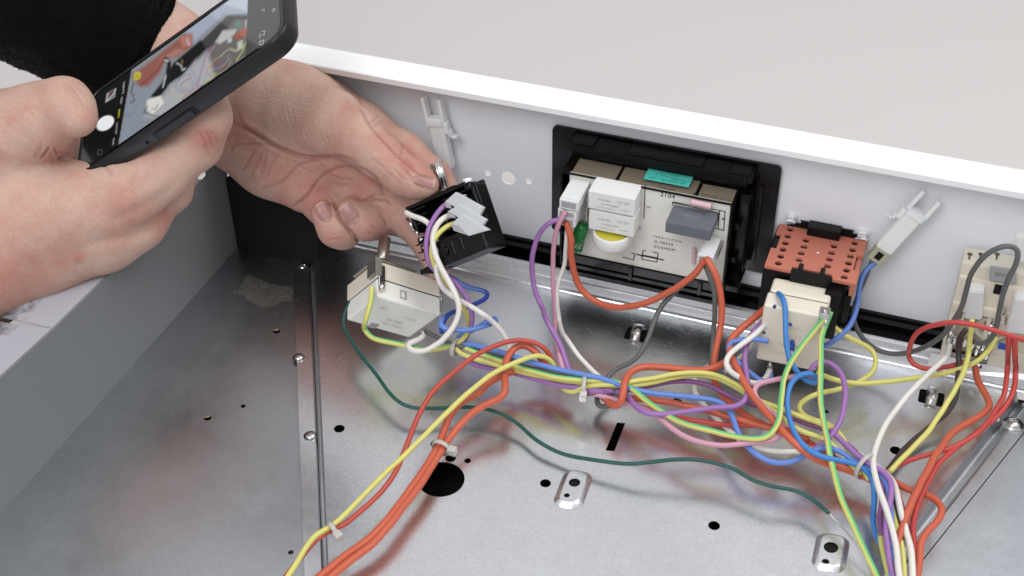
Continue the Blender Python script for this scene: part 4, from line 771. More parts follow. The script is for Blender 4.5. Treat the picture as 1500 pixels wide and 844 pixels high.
Wr('white', 1.7, [(1240, 655, 14), (1262, 668, 15), (1284, 684, 16), (1306, 704, 17), (1316, 732, 18), (1325, 765, 17), (1334, 800, 16), (1338, 850, 14)], 'white wire at the right side of the right bundle')
Wr('yellow', 1.5, [(1300, 722, 13), (1305, 740, 14), (1313, 769, 15), (1321, 800, 15), (1326, 850, 14)], 'yellow wire between the two white ones in the right bundle')
Wr('yellow', 1.5, [(1294, 748, 12), (1291, 770, 12), (1290, 792, 12), (1296, 820, 12), (1306, 850, 12)], 'yellow wire at the left side of the right bundle near the bottom edge')
Wr('red', 1.2, [(1308, 702, 10), (1318, 730, 10), (1327, 760, 11), (1336, 800, 10), (1340, 840, 9)], 'thin dark red wire hidden between the white and red wires of the right bundle')
Wr('black', 1.6, [(1302, 694, 6), (1310, 720, 5), (1314, 750, 5), (1322, 790, 5)], 'black wire at the back of the right bundle')
# --- lower left
Wr('red', 1.5, [(412, 856, 10), (424, 838, 11), (445, 812, 12), (462, 791, 13), (482, 778, 13), (502, 771, 13), (521, 757, 13), (545, 734, 14), (565, 713, 15), (580, 690, 16), (592, 662, 18), (606, 626, 20), (616, 602, 22), (631, 577, 24), (651, 557, 27), (676, 536, 30), (700, 518, 33), (722, 508, 34), (745, 500, 34), (765, 498, 33), (783, 502, 31), (798, 511, 28), (806, 523, 23), (808, 536, 18), (818, 548, 15), (840, 560, 13)], 'red wire from the bottom left corner arching high over the left bundle')
Wr('orange', 2.1, [(455, 855, 8), (478, 836, 9), (511, 810, 10), (540, 790, 11), (562, 768, 12), (585, 740, 12), (604, 712, 12), (624, 684, 12), (644, 651, 13), (651, 630, 14), (658, 611, 15), (668, 598, 17), (684, 584, 18), (700, 578, 18), (706, 570, 18), (720, 558, 18), (740, 548, 17), (765, 541, 15), (790, 545, 13), (815, 556, 12)], 'thick orange red wire of the lower left pair, running under the yellow wire')
Wr('orange', 2.1, [(470, 856, 8), (492, 838, 9), (520, 816, 10), (548, 794, 11), (570, 770, 12), (592, 742, 12), (612, 715, 12), (632, 684, 12), (648, 660, 13), (660, 641, 14), (675, 621, 16), (695, 603, 18), (718, 590, 20), (734, 584, 21), (740, 576, 22), (739, 562, 23), (738, 545, 24), (742, 524, 26), (752, 510, 28), (765, 504, 28), (778, 509, 27), (790, 522, 24), (800, 534, 19), (818, 547, 14)], 'thick orange red wire of the lower left pair that turns up into a small arch')
# --- wires at the switch in the hand
Wr('white', 1.6, [(594, 311, .763), (604, 317, .760), (614, 319, .758), (624, 323, .756), (632, 333, .756), (637, 347, .755), (641, 362, .754), (640, 382, .753), (639, 399, .752), (645, 416, .753), (655, 429, .755), (672, 439, .757), (690, 449, .760), (706, 460, 40), (720, 469, 34), (733, 483, 28), (742, 498, 22), (747, 515, 16)], 'white wire from the left terminal of the black switch, passing right over the blue loop')
Wr('white', 1.7, [(672, 316, .758), (662, 315, .755), (651, 318, .752), (641, 328, .750), (634, 342, .750), (633, 356, .750), (638, 374, .749), (646, 392, .749), (657, 412, .749), (667, 430, .749), (672, 446, .749), (670, 464, .750), (661, 484, .751), (648, 500, .752), (634, 510, .753), (618, 516, .754), (603, 514, .756), (596, 508, .758), (598, 502, .760), (608, 500, .762), (617, 497, .765), (621, 491, .768)], 'white wire from the white connector that curls under the left thermostat')
Wr('purple', 1.5, [(664, 295, .757), (653, 299, .755), (644, 308, .753), (635, 322, .752), (627, 338, .751), (624, 354, .751), (625, 372, .752), (630, 388, .753), (643, 400, .757), (658, 407, .758), (670, 416, .758), (680, 430, .759), (688, 446, .760), (692, 463, .762), (690, 482, .765), (682, 498, .770), (674, 508, .776)], 'purple wire leading from the white connector of the black switch down into the bundle')
Wr('yellow', 1.5, [(678, 325, .755), (664, 327, .752), (652, 333, .750), (641, 343, .750), (633, 355, .750), (631, 368, .751), (635, 384, .752), (642, 400, .754), (655, 415, .758), (668, 432, .762), (679, 450, .765), (686, 468, .768), (688, 482, .772)], 'yellow wire leading from the white connector of the black switch downward')
# --- cable ties
def tie(c, d, r, label, w=.0024, head=True):
    """c centre point, d bundle direction"""
    c = np.array(c); d = np.array(d, float); d /= np.linalg.norm(d); g = thing('cable_tie', tuple(c), label, 'cable tie', 'cable ties on the harness')
    obj('strap', lathe(c-d*w/2, d, [(r, 0), (r+.0006, .0001), (r+.0006, w-.0001), (r, w), (r, 0)], 28), M_tie, g)
    n = np.cross(d, [0, 0, 1]); n /= np.linalg.norm(n)
    if n[1] > 0: n = -n
    R = np.column_stack([d, n, np.cross(d, n)])
    if head: obj('tie_head', bx((-.0020, r-.0004, -.0022), (.0020, r+.0042, .0022), fr(c, R), bev=.0006), M_tie, g)
    return g
tie(P3((857, 566, 18)), P3((887, 562, 20))-P3((830, 558, 19)), .0062, 'clear cable tie around the middle of the bundle below the timer')
tie(P3((667, 509, 20)), P3((700, 520, 20))-P3((650, 506, 20)), .0048, 'clear cable tie at the left end of the bundle beside the left thermostat', head=False)
tie(P3((487, 776, 14)), P3((510, 762, 15))-P3((470, 786, 14)), .0034, 'clear cable tie holding the thin red and yellow wires at lower left')
tie(P3((646, 656, 13)), P3((660, 630, 14))-P3((630, 684, 12)), .0046, 'clear cable tie holding the two thick orange red wires')
tie(P3((1268, 683, 19)), P3((1290, 700, 19))-P3((1245, 668, 19)), .0072, 'clear cable tie where the wires turn down into the right bundle', head=False)

# ------------------------------------------------------------ phone
ph = thing('smartphone', tuple(Dp(270, 150, .72)), 'black smartphone in a rubber case, camera app open, held up in the upper left', 'phone')
WM[ph.name] = Matrix.Translation(ph.location)
Rp = np.column_stack([(.7582, .3454, .553), (-.4726, .8754, .1012), (-.4492, -.3381, .827)])
Up, _, Vt = np.linalg.svd(Rp); Rp = Up@Vt
op = np.array([-0.2980263339964562, -0.16161637726463007, 0.12291713507845548])
PL, PW = .1425, .0685
_o2 = Dp(114.7, 257.2, .722)
op = _o2
fp_ = fr(op, Rp)
def FP(a): return op+Rp@np.array(a, float)
def onp(px, py, w=0.):
    r = ray(px, py); n = Rp[:, 2]; o_ = FP((0, 0, w)); t_ = ((o_-CAM)@n)/(r@n); return np.linalg.inv(Rp)@(CAM+r*t_-op)
def phd(px, py):
    r = ray(px, py); n = Rp[:, 2]; return ((op-CAM)@n)/(r@n)
def slab(x0, y0, x1, y1, rad, levels):
    """levels: list of (inset, w)"""
    b = bmesh.new(); rings = []
    for s, w in levels: rings.append([b.verts.new(FP((x, y, w))) for x, y in rrect(x0+s, y0+s, x1-s, y1-s, max(rad-s, .001), 10)])
    for p, q in zip(rings, rings[1:]):
        for i in range(len(p)): b.faces.new((p[i], p[(i+1) % len(p)], q[(i+1) % len(p)], q[i])).smooth = True
    b.faces.new(rings[0][::-1]); b.faces.new(rings[-1]); bmesh.ops.recalc_face_normals(b, faces=b.faces); return b
e = .0020
obj('case', slab(-e, -e, PL+e, PW+e, .0125, [(.0035, -.0110), (.0012, -.0104), (.0002, -.0088), (0, -.006), (.0000, -.0012), (.0004, .0004), (.0012, .0008), (.0019, .0004), (.0021, -.0004)]), M_case, ph)
obj('glass', slab(.0002, .0002, PL-.0002, PW-.0002, .0105, [(0, -.002), (0, -.0003), (.0003, .0), ]), M_glass, ph)
def bar_(x, y0, y1): pass
b = bmesh.new(); box(b, (.0520, -.0031, -.0080), (.0760, -.0018, -.0040), fp_, bev=.0006, seg=3); obj('side_button', b, M_case, ph)
b = bmesh.new(); box(b, (.0500, -.0023, -.0088), (.0780, -.0019, -.0032), fp_, bev=.0002); obj('button_surround', b, M_blackg, ph)
obj('speaker_slit', lathe(FP((.0440, -.0021, -.0060)), -Rp[:, 1], [(.0012, 0), (0, .0001)], 12), M_void, ph)
# screen picture: a flat luminous print, painted cell by cell in colour values
def em_mat(name, strength):
    m = bpy.data.materials.new(name); m.use_nodes = True; N = m.node_tree.nodes; L = m.node_tree.links; b = N['Principled BSDF']
    a = N.new('ShaderNodeVertexColor'); a.layer_name = 'Col'; L.new(a.outputs['Color'], b.inputs['Emission Color']); b.inputs['Emission Strength'].default_value = strength
    b.inputs['Base Color'].default_value = (.012, .012, .012, 1); b.inputs['Roughness'].default_value = .08; return m
NX, NY = 330, 170
x0s, x1s, y0s, y1s = .0025, PL-.0025, .0025, PW-.0025
gx, gy = np.meshgrid(np.linspace(x0s, x1s, NX), np.linspace(y0s, y1s, NY), indexing='ij')
pos = FP((0, 0, 0))+np.einsum('ij,abj->abi', Rp, np.stack([gx, gy, gx*0+.00012], -1)); PX = proj(pos)
img = np.zeros((NX, NY, 3)); img[:] = lin((10, 10, 11))
def inside(pl):
    p = np.array(pl, float); X, Y = PX[..., 0], PX[..., 1]; r = np.zeros(X.shape, bool)
    for (xa, ya), (xb, yb) in zip(p, np.roll(p, -1, 0)):
        c = ((ya > Y) != (yb > Y)) & (X < (xb-xa)*(Y-ya)/(yb-ya+1e-12)+xa); r ^= c
    return r
def segd(pl):
    X = PX; d = np.full(X.shape[:2], 1e9)
    for a, b_ in zip(pl, pl[1:]):
        a = np.array(a, float); b_ = np.array(b_, float); ab = b_-a; t = np.clip(((X-a)@ab)/(ab@ab+1e-9), 0, 1); d = np.minimum(d, np.linalg.norm(X-a-t[..., None]*ab, axis=-1))
    return d
view = None
def fill(pl, c, soft=1.2, a=1., clip=True):
    global img
    sgn = np.where(inside(pl), -1, 1)*segd(list(pl)+[pl[0]]); k = np.clip(.5-sgn/(2*soft), 0, 1)*a
    if clip and view is not None: k = k*view
    img = img*(1-k[..., None])+np.array(lin(c))*k[..., None]
def line(pl, c, w, soft=.6, a=1., clip=True):
    global img
    k = np.clip((w-segd(pl))/soft, 0, 1)*a
    if clip and view is not None: k = k*view
    img = img*(1-k[..., None])+np.array(lin(c))*k[..., None]
def q2(x, y): return (x/3.246+100, y/3.246)     # reading from an enlargement
vq = [q2(235, 700), q2(300, 330), q2(760, 0), (370, -40), (374, -10), q2(858, 0), q2(845, 272)]
view = np.where(inside(vq), 1., 0.)
fill(vq, (140, 145, 152), .5); 
fill([q2(600, 230), q2(760, 70), q2(860, 60), q2(850, 130), q2(620, 320)], (66, 66, 68)); fill([q2(560, 150), q2(800, -60), q2(900, -60), q2(860, 70), q2(740, 70), q2(600, 200)], (170, 178, 196), 3); fill([q2(740, 20), q2(830, -90), q2(900, -60), q2(862, 60)], (196, 204, 218), 2)
fill([q2(640, 270), q2(800, 90), q2(860, 100), q2(850, 270), q2(700, 390), q2(560, 470)], (112, 108, 106), 3)
fill([q2(280, 470), q2(330, 400), q2(420, 380), q2(440, 470), q2(300, 660), q2(240, 690)], (142, 150, 164), 4)
fill([q2(520, 380), q2(660, 240), q2(700, 380), q2(560, 500), q2(420, 560), q2(360, 560)], (176, 178, 182), 4)
fill([q2(300, 360), q2(420, 270), q2(540, 170), q2(590, 160), q2(590, 220), q2(520, 270), q2(460, 280), q2(440, 340), q2(380, 410), q2(340, 415)], (150, 94, 84), 2.5)
fill([q2(530, 180), q2(580, 160), q2(590, 210), q2(545, 225)], (186, 124, 110), 2); fill([q2(440, 280), q2(520, 230), q2(560, 240), q2(500, 270)], (176, 126, 116), 2); line([q2(350, 400), q2(420, 340), q2(455, 290)], (120, 62, 56), 1.6, 1.5)
fill([q2(500, 300), q2(630, 190), q2(655, 230), q2(600, 290), q2(540, 360), q2(480, 400), q2(430, 470), q2(390, 460), q2(440, 400)], (16, 16, 18), 1.5)
line([q2(462, 280), q2(480, 300), q2(470, 370), q2(455, 420)], (22, 22, 24), 3.5, 1.2); line([q2(460, 285), q2(474, 292)], (214, 220, 226), 1.4); line([q2(464, 360), q2(450, 415)], (200, 206, 214), 1.2)
line([q2(515, 300), q2(535, 310), q2(545, 335), q2(556, 325)], (226, 222, 214), 1.0); line([q2(538, 285), q2(545, 300)], (200, 150, 80), .8); line([q2(565, 185), q2(575, 215)], (190, 196, 202), 1.3)
fill([q2(375, 475), q2(440, 455), q2(455, 490), q2(400, 545), q2(370, 520)], (226, 224, 218), 1.2); line([q2(395, 515), q2(415, 520), q2(425, 495)], (60, 80, 70), .8)
line([q2(378, 505), q2(360, 535), q2(390, 545), q2(440, 560), q2(470, 545)], (36, 60, 54), 1.0); line([q2(560, 470), q2(650, 400), q2(760, 330), q2(840, 250)], (96, 98, 100), 2., 2)
fill([q2(700, 200), q2(735, 145), q2(800, 140), q2(790, 165), q2(720, 210)], (198, 196, 194), 1.6); fill([q2(790, 170), q2(855, 120), q2(852, 170), q2(800, 190)], (168, 92, 70), 1.6); fill([q2(795, 110), q2(820, 105), q2(818, 122), q2(796, 124)], (60, 150, 128), 1.)
fill([q2(760, 180), q2(778, 178), q2(776, 200), q2(758, 205)], (196, 206, 210), 1.); fill([q2(805, 200), q2(830, 190), q2(828, 230), q2(806, 236)], (200, 206, 200), 1.4); fill([q2(840, 95), q2(856, 90), q2(854, 130), q2(842, 132)], (160, 168, 172), 1.)
def loopy(cx, cy_, r, col, w, a0, a1, e_=.6, rot=-.6):
    P_ = []
    for k in range(13):
        a = a0+(a1-a0)*k/12; x = r*math.cos(a); y = r*e_*math.sin(a); P_.append(q2(cx+x*math.cos(rot)-y*math.sin(rot), cy_+x*math.sin(rot)+y*math.cos(rot)))
    line(P_, col, w*.8, .9, .8)
loopy(560, 395, 56, (88, 110, 190), 1.1, 0, 6); loopy(575, 405, 48, (180, 70, 46), 1.1, .5, 5.4); loopy(545, 415, 60, (196, 200, 90), .9, 1., 4.4); loopy(520, 400, 40, (206, 206, 204), .8, 0, 5); loopy(540, 430, 60, (98, 170, 96), .8, .6, 3.2); loopy(565, 400, 30, (150, 60, 52), .9, 2, 7)
loopy(720, 310, 58, (206, 202, 100), 1., 0, 5.4); loopy(735, 300, 50, (150, 70, 150), 1., 1, 5); loopy(700, 330, 44, (190, 80, 56), 1., 2, 7); loopy(715, 290, 52, (216, 214, 210), .8, 0, 4); loopy(745, 315, 40, (90, 120, 196), .9, 1, 6); loopy(640, 300, 66, (146, 80, 150), 1., 2.6, 4.6); loopy(725, 320, 30, (120, 60, 40), 1., 0, 5)
line([q2(690, 215), q2(660, 240), q2(640, 310), q2(620, 380), q2(615, 430)], (150, 104, 160), .9); line([q2(700, 215), q2(672, 250), q2(655, 320), q2(640, 370)], (214, 170, 180), .7); line([q2(640, 400), q2(625, 420), q2(620, 440)], (40, 44, 40), .8)
line([q2(770, 230), q2(800, 240), q2(840, 210)], (200, 204, 110), .8); line([q2(800, 290), q2(830, 240), q2(845, 200)], (190, 196, 100), 1.); line([q2(720, 270), q2(760, 235), q2(800, 245), q2(830, 225)], (206, 210, 214), .7); line([q2(540, 490), q2(550, 460), q2(600, 420)], (176, 70, 52), .8); line([q2(640, 400), q2(690, 370), q2(700, 350)], (196, 190, 90), .8)
line([q2(310, 395), q2(300, 440), q2(316, 480), q2(296, 490)], (60, 62, 68), 1.2, 1); line([q2(290, 540), q2(300, 620), q2(330, 600)], (120, 128, 140), 1., 2)
for cx, cy_ in ((300, 480), (312, 450), (320, 510), (297, 545), (275, 548)): loopy(cx, cy_, 10, (44, 46, 52), .7, 0, 6.2)
fill([q2(310, 362), q2(316, 346), q2(334, 340), q2(346, 350), q2(344, 370), q2(330, 382), q2(314, 380)], (206, 196, 60), .7, clip=False); line([q2(322, 370), q2(324, 356), q2(336, 358), q2(334, 370), q2(324, 370)], (60, 56, 20), .5, .4, clip=False)
view0 = view
def blur(n):
    global img
    k = view[..., None]
    for _ in range(n):
        J = img.copy(); J[1:-1, 1:-1] = (img[1:-1, 1:-1]*2+img[:-2, 1:-1]+img[2:, 1:-1]+img[1:-1, :-2]+img[1:-1, 2:])/6; img = J*k+img*(1-k)
blur(3)
img[:] = img*(1-.12*view[..., None])
# grey end of the screen beyond the picture, with two small glyph groups
fill([q2(858, -140), q2(1060, -140), q2(1040, 100), q2(990, 170), q2(845, 272)], (74, 72, 72), .6, clip=False)
for s_ in ([q2(920, 46), q2(932, 44), q2(930, 56)], [q2(968, 52), q2(978, 40), q2(984, 46), q2(972, 58)]): line(s_, (190, 188, 186), .6, .5, clip=False)
for s_ in ([q2(910, 162), q2(912, 182)], [q2(920, 150), q2(934, 148), q2(932, 166), q2(922, 168)], [q2(908, 200), q2(930, 190), q2(926, 210), q2(912, 214), q2(908, 200)]): line(s_, (186, 184, 184), .7, .5, clip=False)
# controls at the near end
view = None
fill([q2(176, 490), q2(182, 445), q2(228, 418), q2(222, 462)], (150, 148, 150), .6); fill([q2(186, 478), q2(196, 440), q2(222, 424), q2(214, 460)], (90, 66, 66), .8); line([q2(180, 484), q2(212, 450), q2(226, 424)], (206, 206, 210), .8)
cen = np.array(q2(176, 586)); X = PX-cen; dd = np.abs(((X@np.array([.82, -.57]))/15.2))**2+np.abs(((X@np.array([.57, .82]))/10.4))**2
k = np.clip((1-dd)*4, 0, 1)*1.; img = img*(1-k[..., None])+np.array(lin((232, 234, 238)))*k[..., None]
k = np.clip((1-np.abs(dd-.84)*14), 0, 1)*.75; img = img*(1-k[..., None])+np.array(lin((60, 60, 62)))*k[..., None]
loopy(150, 724, 13, (200, 200, 202), .5, 0, 6.3, .8, -.9)
line([q2(62, 718), q2(84, 630)], (226, 226, 228), .75, clip=False)
img = np.clip(img, 0, 1)
me = bpy.data.meshes.new('screen'); idx = np.arange(NX*NY).reshape(NX, NY)
rad = .0085; 
qs = np.stack([idx[:-1, :-1], idx[1:, :-1], idx[1:, 1:], idx[:-1, 1:]], -1).reshape(-1, 4)
cxm = (gx[:-1, :-1]+gx[1:, 1:])/2; cym = (gy[:-1, :-1]+gy[1:, 1:])/2
ax_ = np.maximum(np.maximum(x0s+rad-cxm, cxm-(x1s-rad)), 0); ay_ = np.maximum(np.maximum(y0s+rad-cym, cym-(y1s-rad)), 0); keep = (np.hypot(ax_, ay_) < rad).ravel()
me.from_pydata(pos.reshape(-1, 3).tolist(), [], qs[keep].tolist())
ca = me.color_attributes.new('Col', 'FLOAT_COLOR', 'POINT'); ca.data.foreach_set('color', np.concatenate([img.reshape(-1, 3), np.ones((NX*NY, 1))], 1).ravel())
M_scr = em_mat('screen_light', .95); obj('screen', me, M_scr, ph)
M_uiw = mat('screen_text_white', (170, 170, 172), .4, emit=.5); M_uiy = mat('screen_text_yellow', (210, 200, 60), .4, emit=.6)
Rt = np.column_stack([-Rp[:, 1], Rp[:, 0], Rp[:, 2]])    # reads across the width of the phone
Rt2 = np.column_stack([-Rp[:, 1], Rp[:, 0], Rp[:, 2]])
for (x, y, s, m) in ((q2(262, 418)[0], q2(0, 418)[1], 'CINEMATIC', M_uiw), (q2(252, 478)[0], q2(0, 478)[1], 'VIDEO', M_uiw), (q2(240, 540)[0], q2(0, 540)[1], 'PHOTO', M_uiy), (q2(228, 612)[0], q2(0, 612)[1], 'PORTRAIT', M_uiw), (q2(214, 674)[0], q2(0, 674)[1], 'PANO', M_uiw)):
    l = onp(x, y, .0003); text(s, .0022, fr(FP((l[0], l[1], .0003)), Rt), m, 'mode_lettering', ph)
# ------------------------------------------------------------ hands: smooth implicit flesh, polygonised as one surface
def surface_nets(D, org, h):
    nx, ny, nz = D.shape; S = D < 0
    C = [(0, 0, 0), (1, 0, 0), (0, 1, 0), (1, 1, 0), (0, 0, 1), (1, 0, 1), (0, 1, 1), (1, 1, 1)]
    cnt = sum(S[c[0]:nx-1+c[0], c[1]:ny-1+c[1], c[2]:nz-1+c[2]].astype(np.int8) for c in C)
    act = np.argwhere((cnt > 0) & (cnt < 8)); idm = np.full((nx-1, ny-1, nz-1), -1, np.int32); idm[tuple(act.T)] = np.arange(len(act))
    acc = np.zeros((len(act), 3)); n = np.zeros(len(act))
    for a in range(8):
        for b in range(a+1, 8):
            d = np.array(C[b])-np.array(C[a])
            if abs(d).sum() != 1: continue
            va = D[tuple((act+C[a]).T)]; vb = D[tuple((act+C[b]).T)]; m = (va < 0) != (vb < 0); t = np.where(m, va/(va-vb+1e-20), 0)
            acc += np.where(m[:, None], np.array(C[a])+t[:, None]*d, 0); n += m
    V = (act+acc/n[:, None])*h+org; Q = []
    for ax in range(3):
        o1, o2 = [(1, 2), (2, 0), (0, 1)][ax]; sl = [slice(None)]*3; s2 = [slice(None)]*3; sl[ax] = slice(0, -1); s2[ax] = slice(1, None)
        e = S[tuple(sl)] != S[tuple(s2)]; w = np.argwhere(e); ok = (w[:, o1] > 0) & (w[:, o2] > 0) & (w[:, o1] < D.shape[o1]-1) & (w[:, o2] < D.shape[o2]-1); w = w[ok]
        f = S[tuple(w.T)]; E1 = np.eye(3, dtype=int)[o1]; E2 = np.eye(3, dtype=int)[o2]
        q = np.stack([idm[tuple(w.T)], idm[tuple((w-E1).T)], idm[tuple((w-E1-E2).T)], idm[tuple((w-E2).T)]], -1)
        q[~f] = q[~f][:, ::-1]; Q.append(q)
    return V, np.concatenate(Q)
def flesh(groups, ks, kg, h, clipf=None):
    """groups: list of lists of (p, q, rp, rq) capsules"""
    P = np.array([c[i] for g in groups for c in g for i in (0, 1)]); Rm = max(max(c[2], c[3]) for g in groups for c in g)
    lo = P.min(0)-Rm-.006; hi = P.max(0)+Rm+.006; n = np.ceil((hi-lo)/h).astype(int)+1
    ax = [lo[i]+np.arange(n[i])*h for i in range(3)]; T_ = None
    def smin(a, b, k): H = np.clip(.5+.5*(b-a)/k, 0, 1); return b*(1-H)+a*H-k*H*(1-H)
    T_ = np.full(n, .05, np.float32)
    for gi, g in enumerate(groups):
        k = ks[gi] if isinstance(ks, (list, tuple)) else ks
        G = np.full(n, .05, np.float32); gl = np.array([9, 9, 9]); gh = -gl
        for p, q, rp, rq in g:
            m = max(rp, rq)+kg+.002+.004; a = np.maximum(np.floor((np.minimum(p, q)-m-lo)/h).astype(int), 0); b = np.minimum(np.ceil((np.maximum(p, q)+m-lo)/h).astype(int)+1, n)
            X, Y_, Z_ = np.meshgrid(*[ax[i][a[i]:b[i]].astype(np.float32) for i in range(3)], indexing='ij'); pa = np.stack([X-p[0], Y_-p[1], Z_-p[2]], -1); ba = (q-p).astype(np.float32)
            t = np.clip((pa@ba)/(ba@ba+1e-12), 0, 1); d = np.sqrt(((pa-t[..., None]*ba)**2).sum(-1))-(rp+(rq-rp)*t)
            s = tuple(slice(a[i], b[i]) for i in range(3)); G[s] = smin(G[s], d, kg)
        T_ = smin(T_, G, k)
    if clipf is not None:
        X, Y_, Z_ = np.meshgrid(*ax, indexing='ij'); T_ = np.maximum(T_, clipf(X, Y_, Z_).astype(np.float32))
    return surface_nets(T_, lo, h)
def cap(a, b): # (px,py,depth,rpx) pairs
    return (Dp(a[0], a[1], a[2]), Dp(b[0], b[1], b[2]), a[3]*a[2]/F, b[3]*b[2]/F)
def chain(pts): return [cap(a, b) for a, b in zip(pts, pts[1:])]

def skin_mat(name, base, red, crease):
    m = bpy.data.materials.new(name); m.use_nodes = True; N = m.node_tree.nodes; L = m.node_tree.links; b = N['Principled BSDF']
    g = N.new('ShaderNodeNewGeometry'); P = g.outputs['Position']
    def nz(s, d=5, rr=.6):
        n = N.new('ShaderNodeTexNoise'); n.inputs['Scale'].default_value = s; n.inputs['Detail'].default_value = d; n.inputs['Roughness'].default_value = rr; L.new(P, n.inputs['Vector']); return n.outputs['Fac']
    def mr(x, a, bb, c, d):
        n = N.new('ShaderNodeMapRange'); L.new(x, n.inputs[0])
        for i, v in enumerate((a, bb, c, d)): n.inputs[i+1].default_value = v
        return n.outputs[0]
    def add(x, y, op='ADD'):
        n = N.new('ShaderNodeMath'); n.operation = op; L.new(x, n.inputs[0]); L.new(y, n.inputs[1]); n.use_clamp = True; return n.outputs[0]
    at = N.new('ShaderNodeAttribute'); at.attribute_name = 'tone'; sp = N.new('ShaderNodeSeparateColor'); L.new(at.outputs['Color'], sp.inputs[0])
    f = add(mr(nz(55, 4), .40, .68, -.05, .40), mr(sp.outputs[0], 0, 1, 0, .9))
    mx = N.new('ShaderNodeMix'); mx.data_type = 'RGBA'; L.new(f, mx.inputs[0]); mx.inputs[6].default_value = (*lin(base), 1); mx.inputs[7].default_value = (*lin(red), 1)
    m2 = N.new('ShaderNodeMix'); m2.data_type = 'RGBA'; L.new(sp.outputs[1], m2.inputs[0]); L.new(mx.outputs[2], m2.inputs[6]); m2.inputs[7].default_value = (*lin(crease), 1)
    m3 = N.new('ShaderNodeMix'); m3.data_type = 'RGBA'; m3.blend_type = 'MULTIPLY'; m3.inputs[0].default_value = 1; L.new(m2.outputs[2], m3.inputs[6])
    v = mr(nz(700, 3), .3, .7, .93, 1.05); cb = N.new('ShaderNodeCombineColor'); [L.new(v, cb.inputs[i]) for i in range(3)]; L.new(cb.outputs[0], m3.inputs[7])
    L.new(m3.outputs[2], b.inputs['Base Color']); b.inputs['Subsurface Weight'].default_value = .18; b.inputs['Subsurface Radius'].default_value = (1, .35, .2); b.inputs['Subsurface Scale'].default_value = .004
    L.new(mr(nz(300), .3, .7, .50, .66), b.inputs['Roughness']); b.inputs['Specular IOR Level'].default_value = .3
    vo = N.new('ShaderNodeTexVoronoi'); vo.inputs['Scale'].default_value = 1100; vo.feature = 'DISTANCE_TO_EDGE'; L.new(P, vo.inputs['Vector'])
    mp = N.new('ShaderNodeMapping'); mp.inputs['Rotation'].default_value = (.3, .5, .6); mp.inputs['Scale'].default_value = (1, 5, 1); L.new(P, mp.inputs[0])
    n3 = N.new('ShaderNodeTexNoise'); n3.inputs['Scale'].default_value = 190; n3.inputs['Detail'].default_value = 5; L.new(mp.outputs[0], n3.inputs['Vector'])
    h = add(add(mr(vo.outputs['Distance'], 0, .12, 0, .22), mr(n3.outputs['Fac'], .3, .7, 0, .55)), mr(nz(500, 4), .2, .8, 0, .22))
    bp = N.new('ShaderNodeBump'); bp.inputs['Strength'].default_value = .7; bp.inputs['Distance'].default_value = .0006; L.new(h, bp.inputs['Height']); L.new(bp.outputs[0], b.inputs['Normal'])
    return m
M_skin = skin_mat('skin', (200, 168, 152), (186, 122, 110), (112, 60, 50))
M_nail = mat('fingernail', (166, 122, 116), .34, var=.03, sss=.1)
M_nailtip = mat('fingernail_edge', (192, 158, 146), .35)

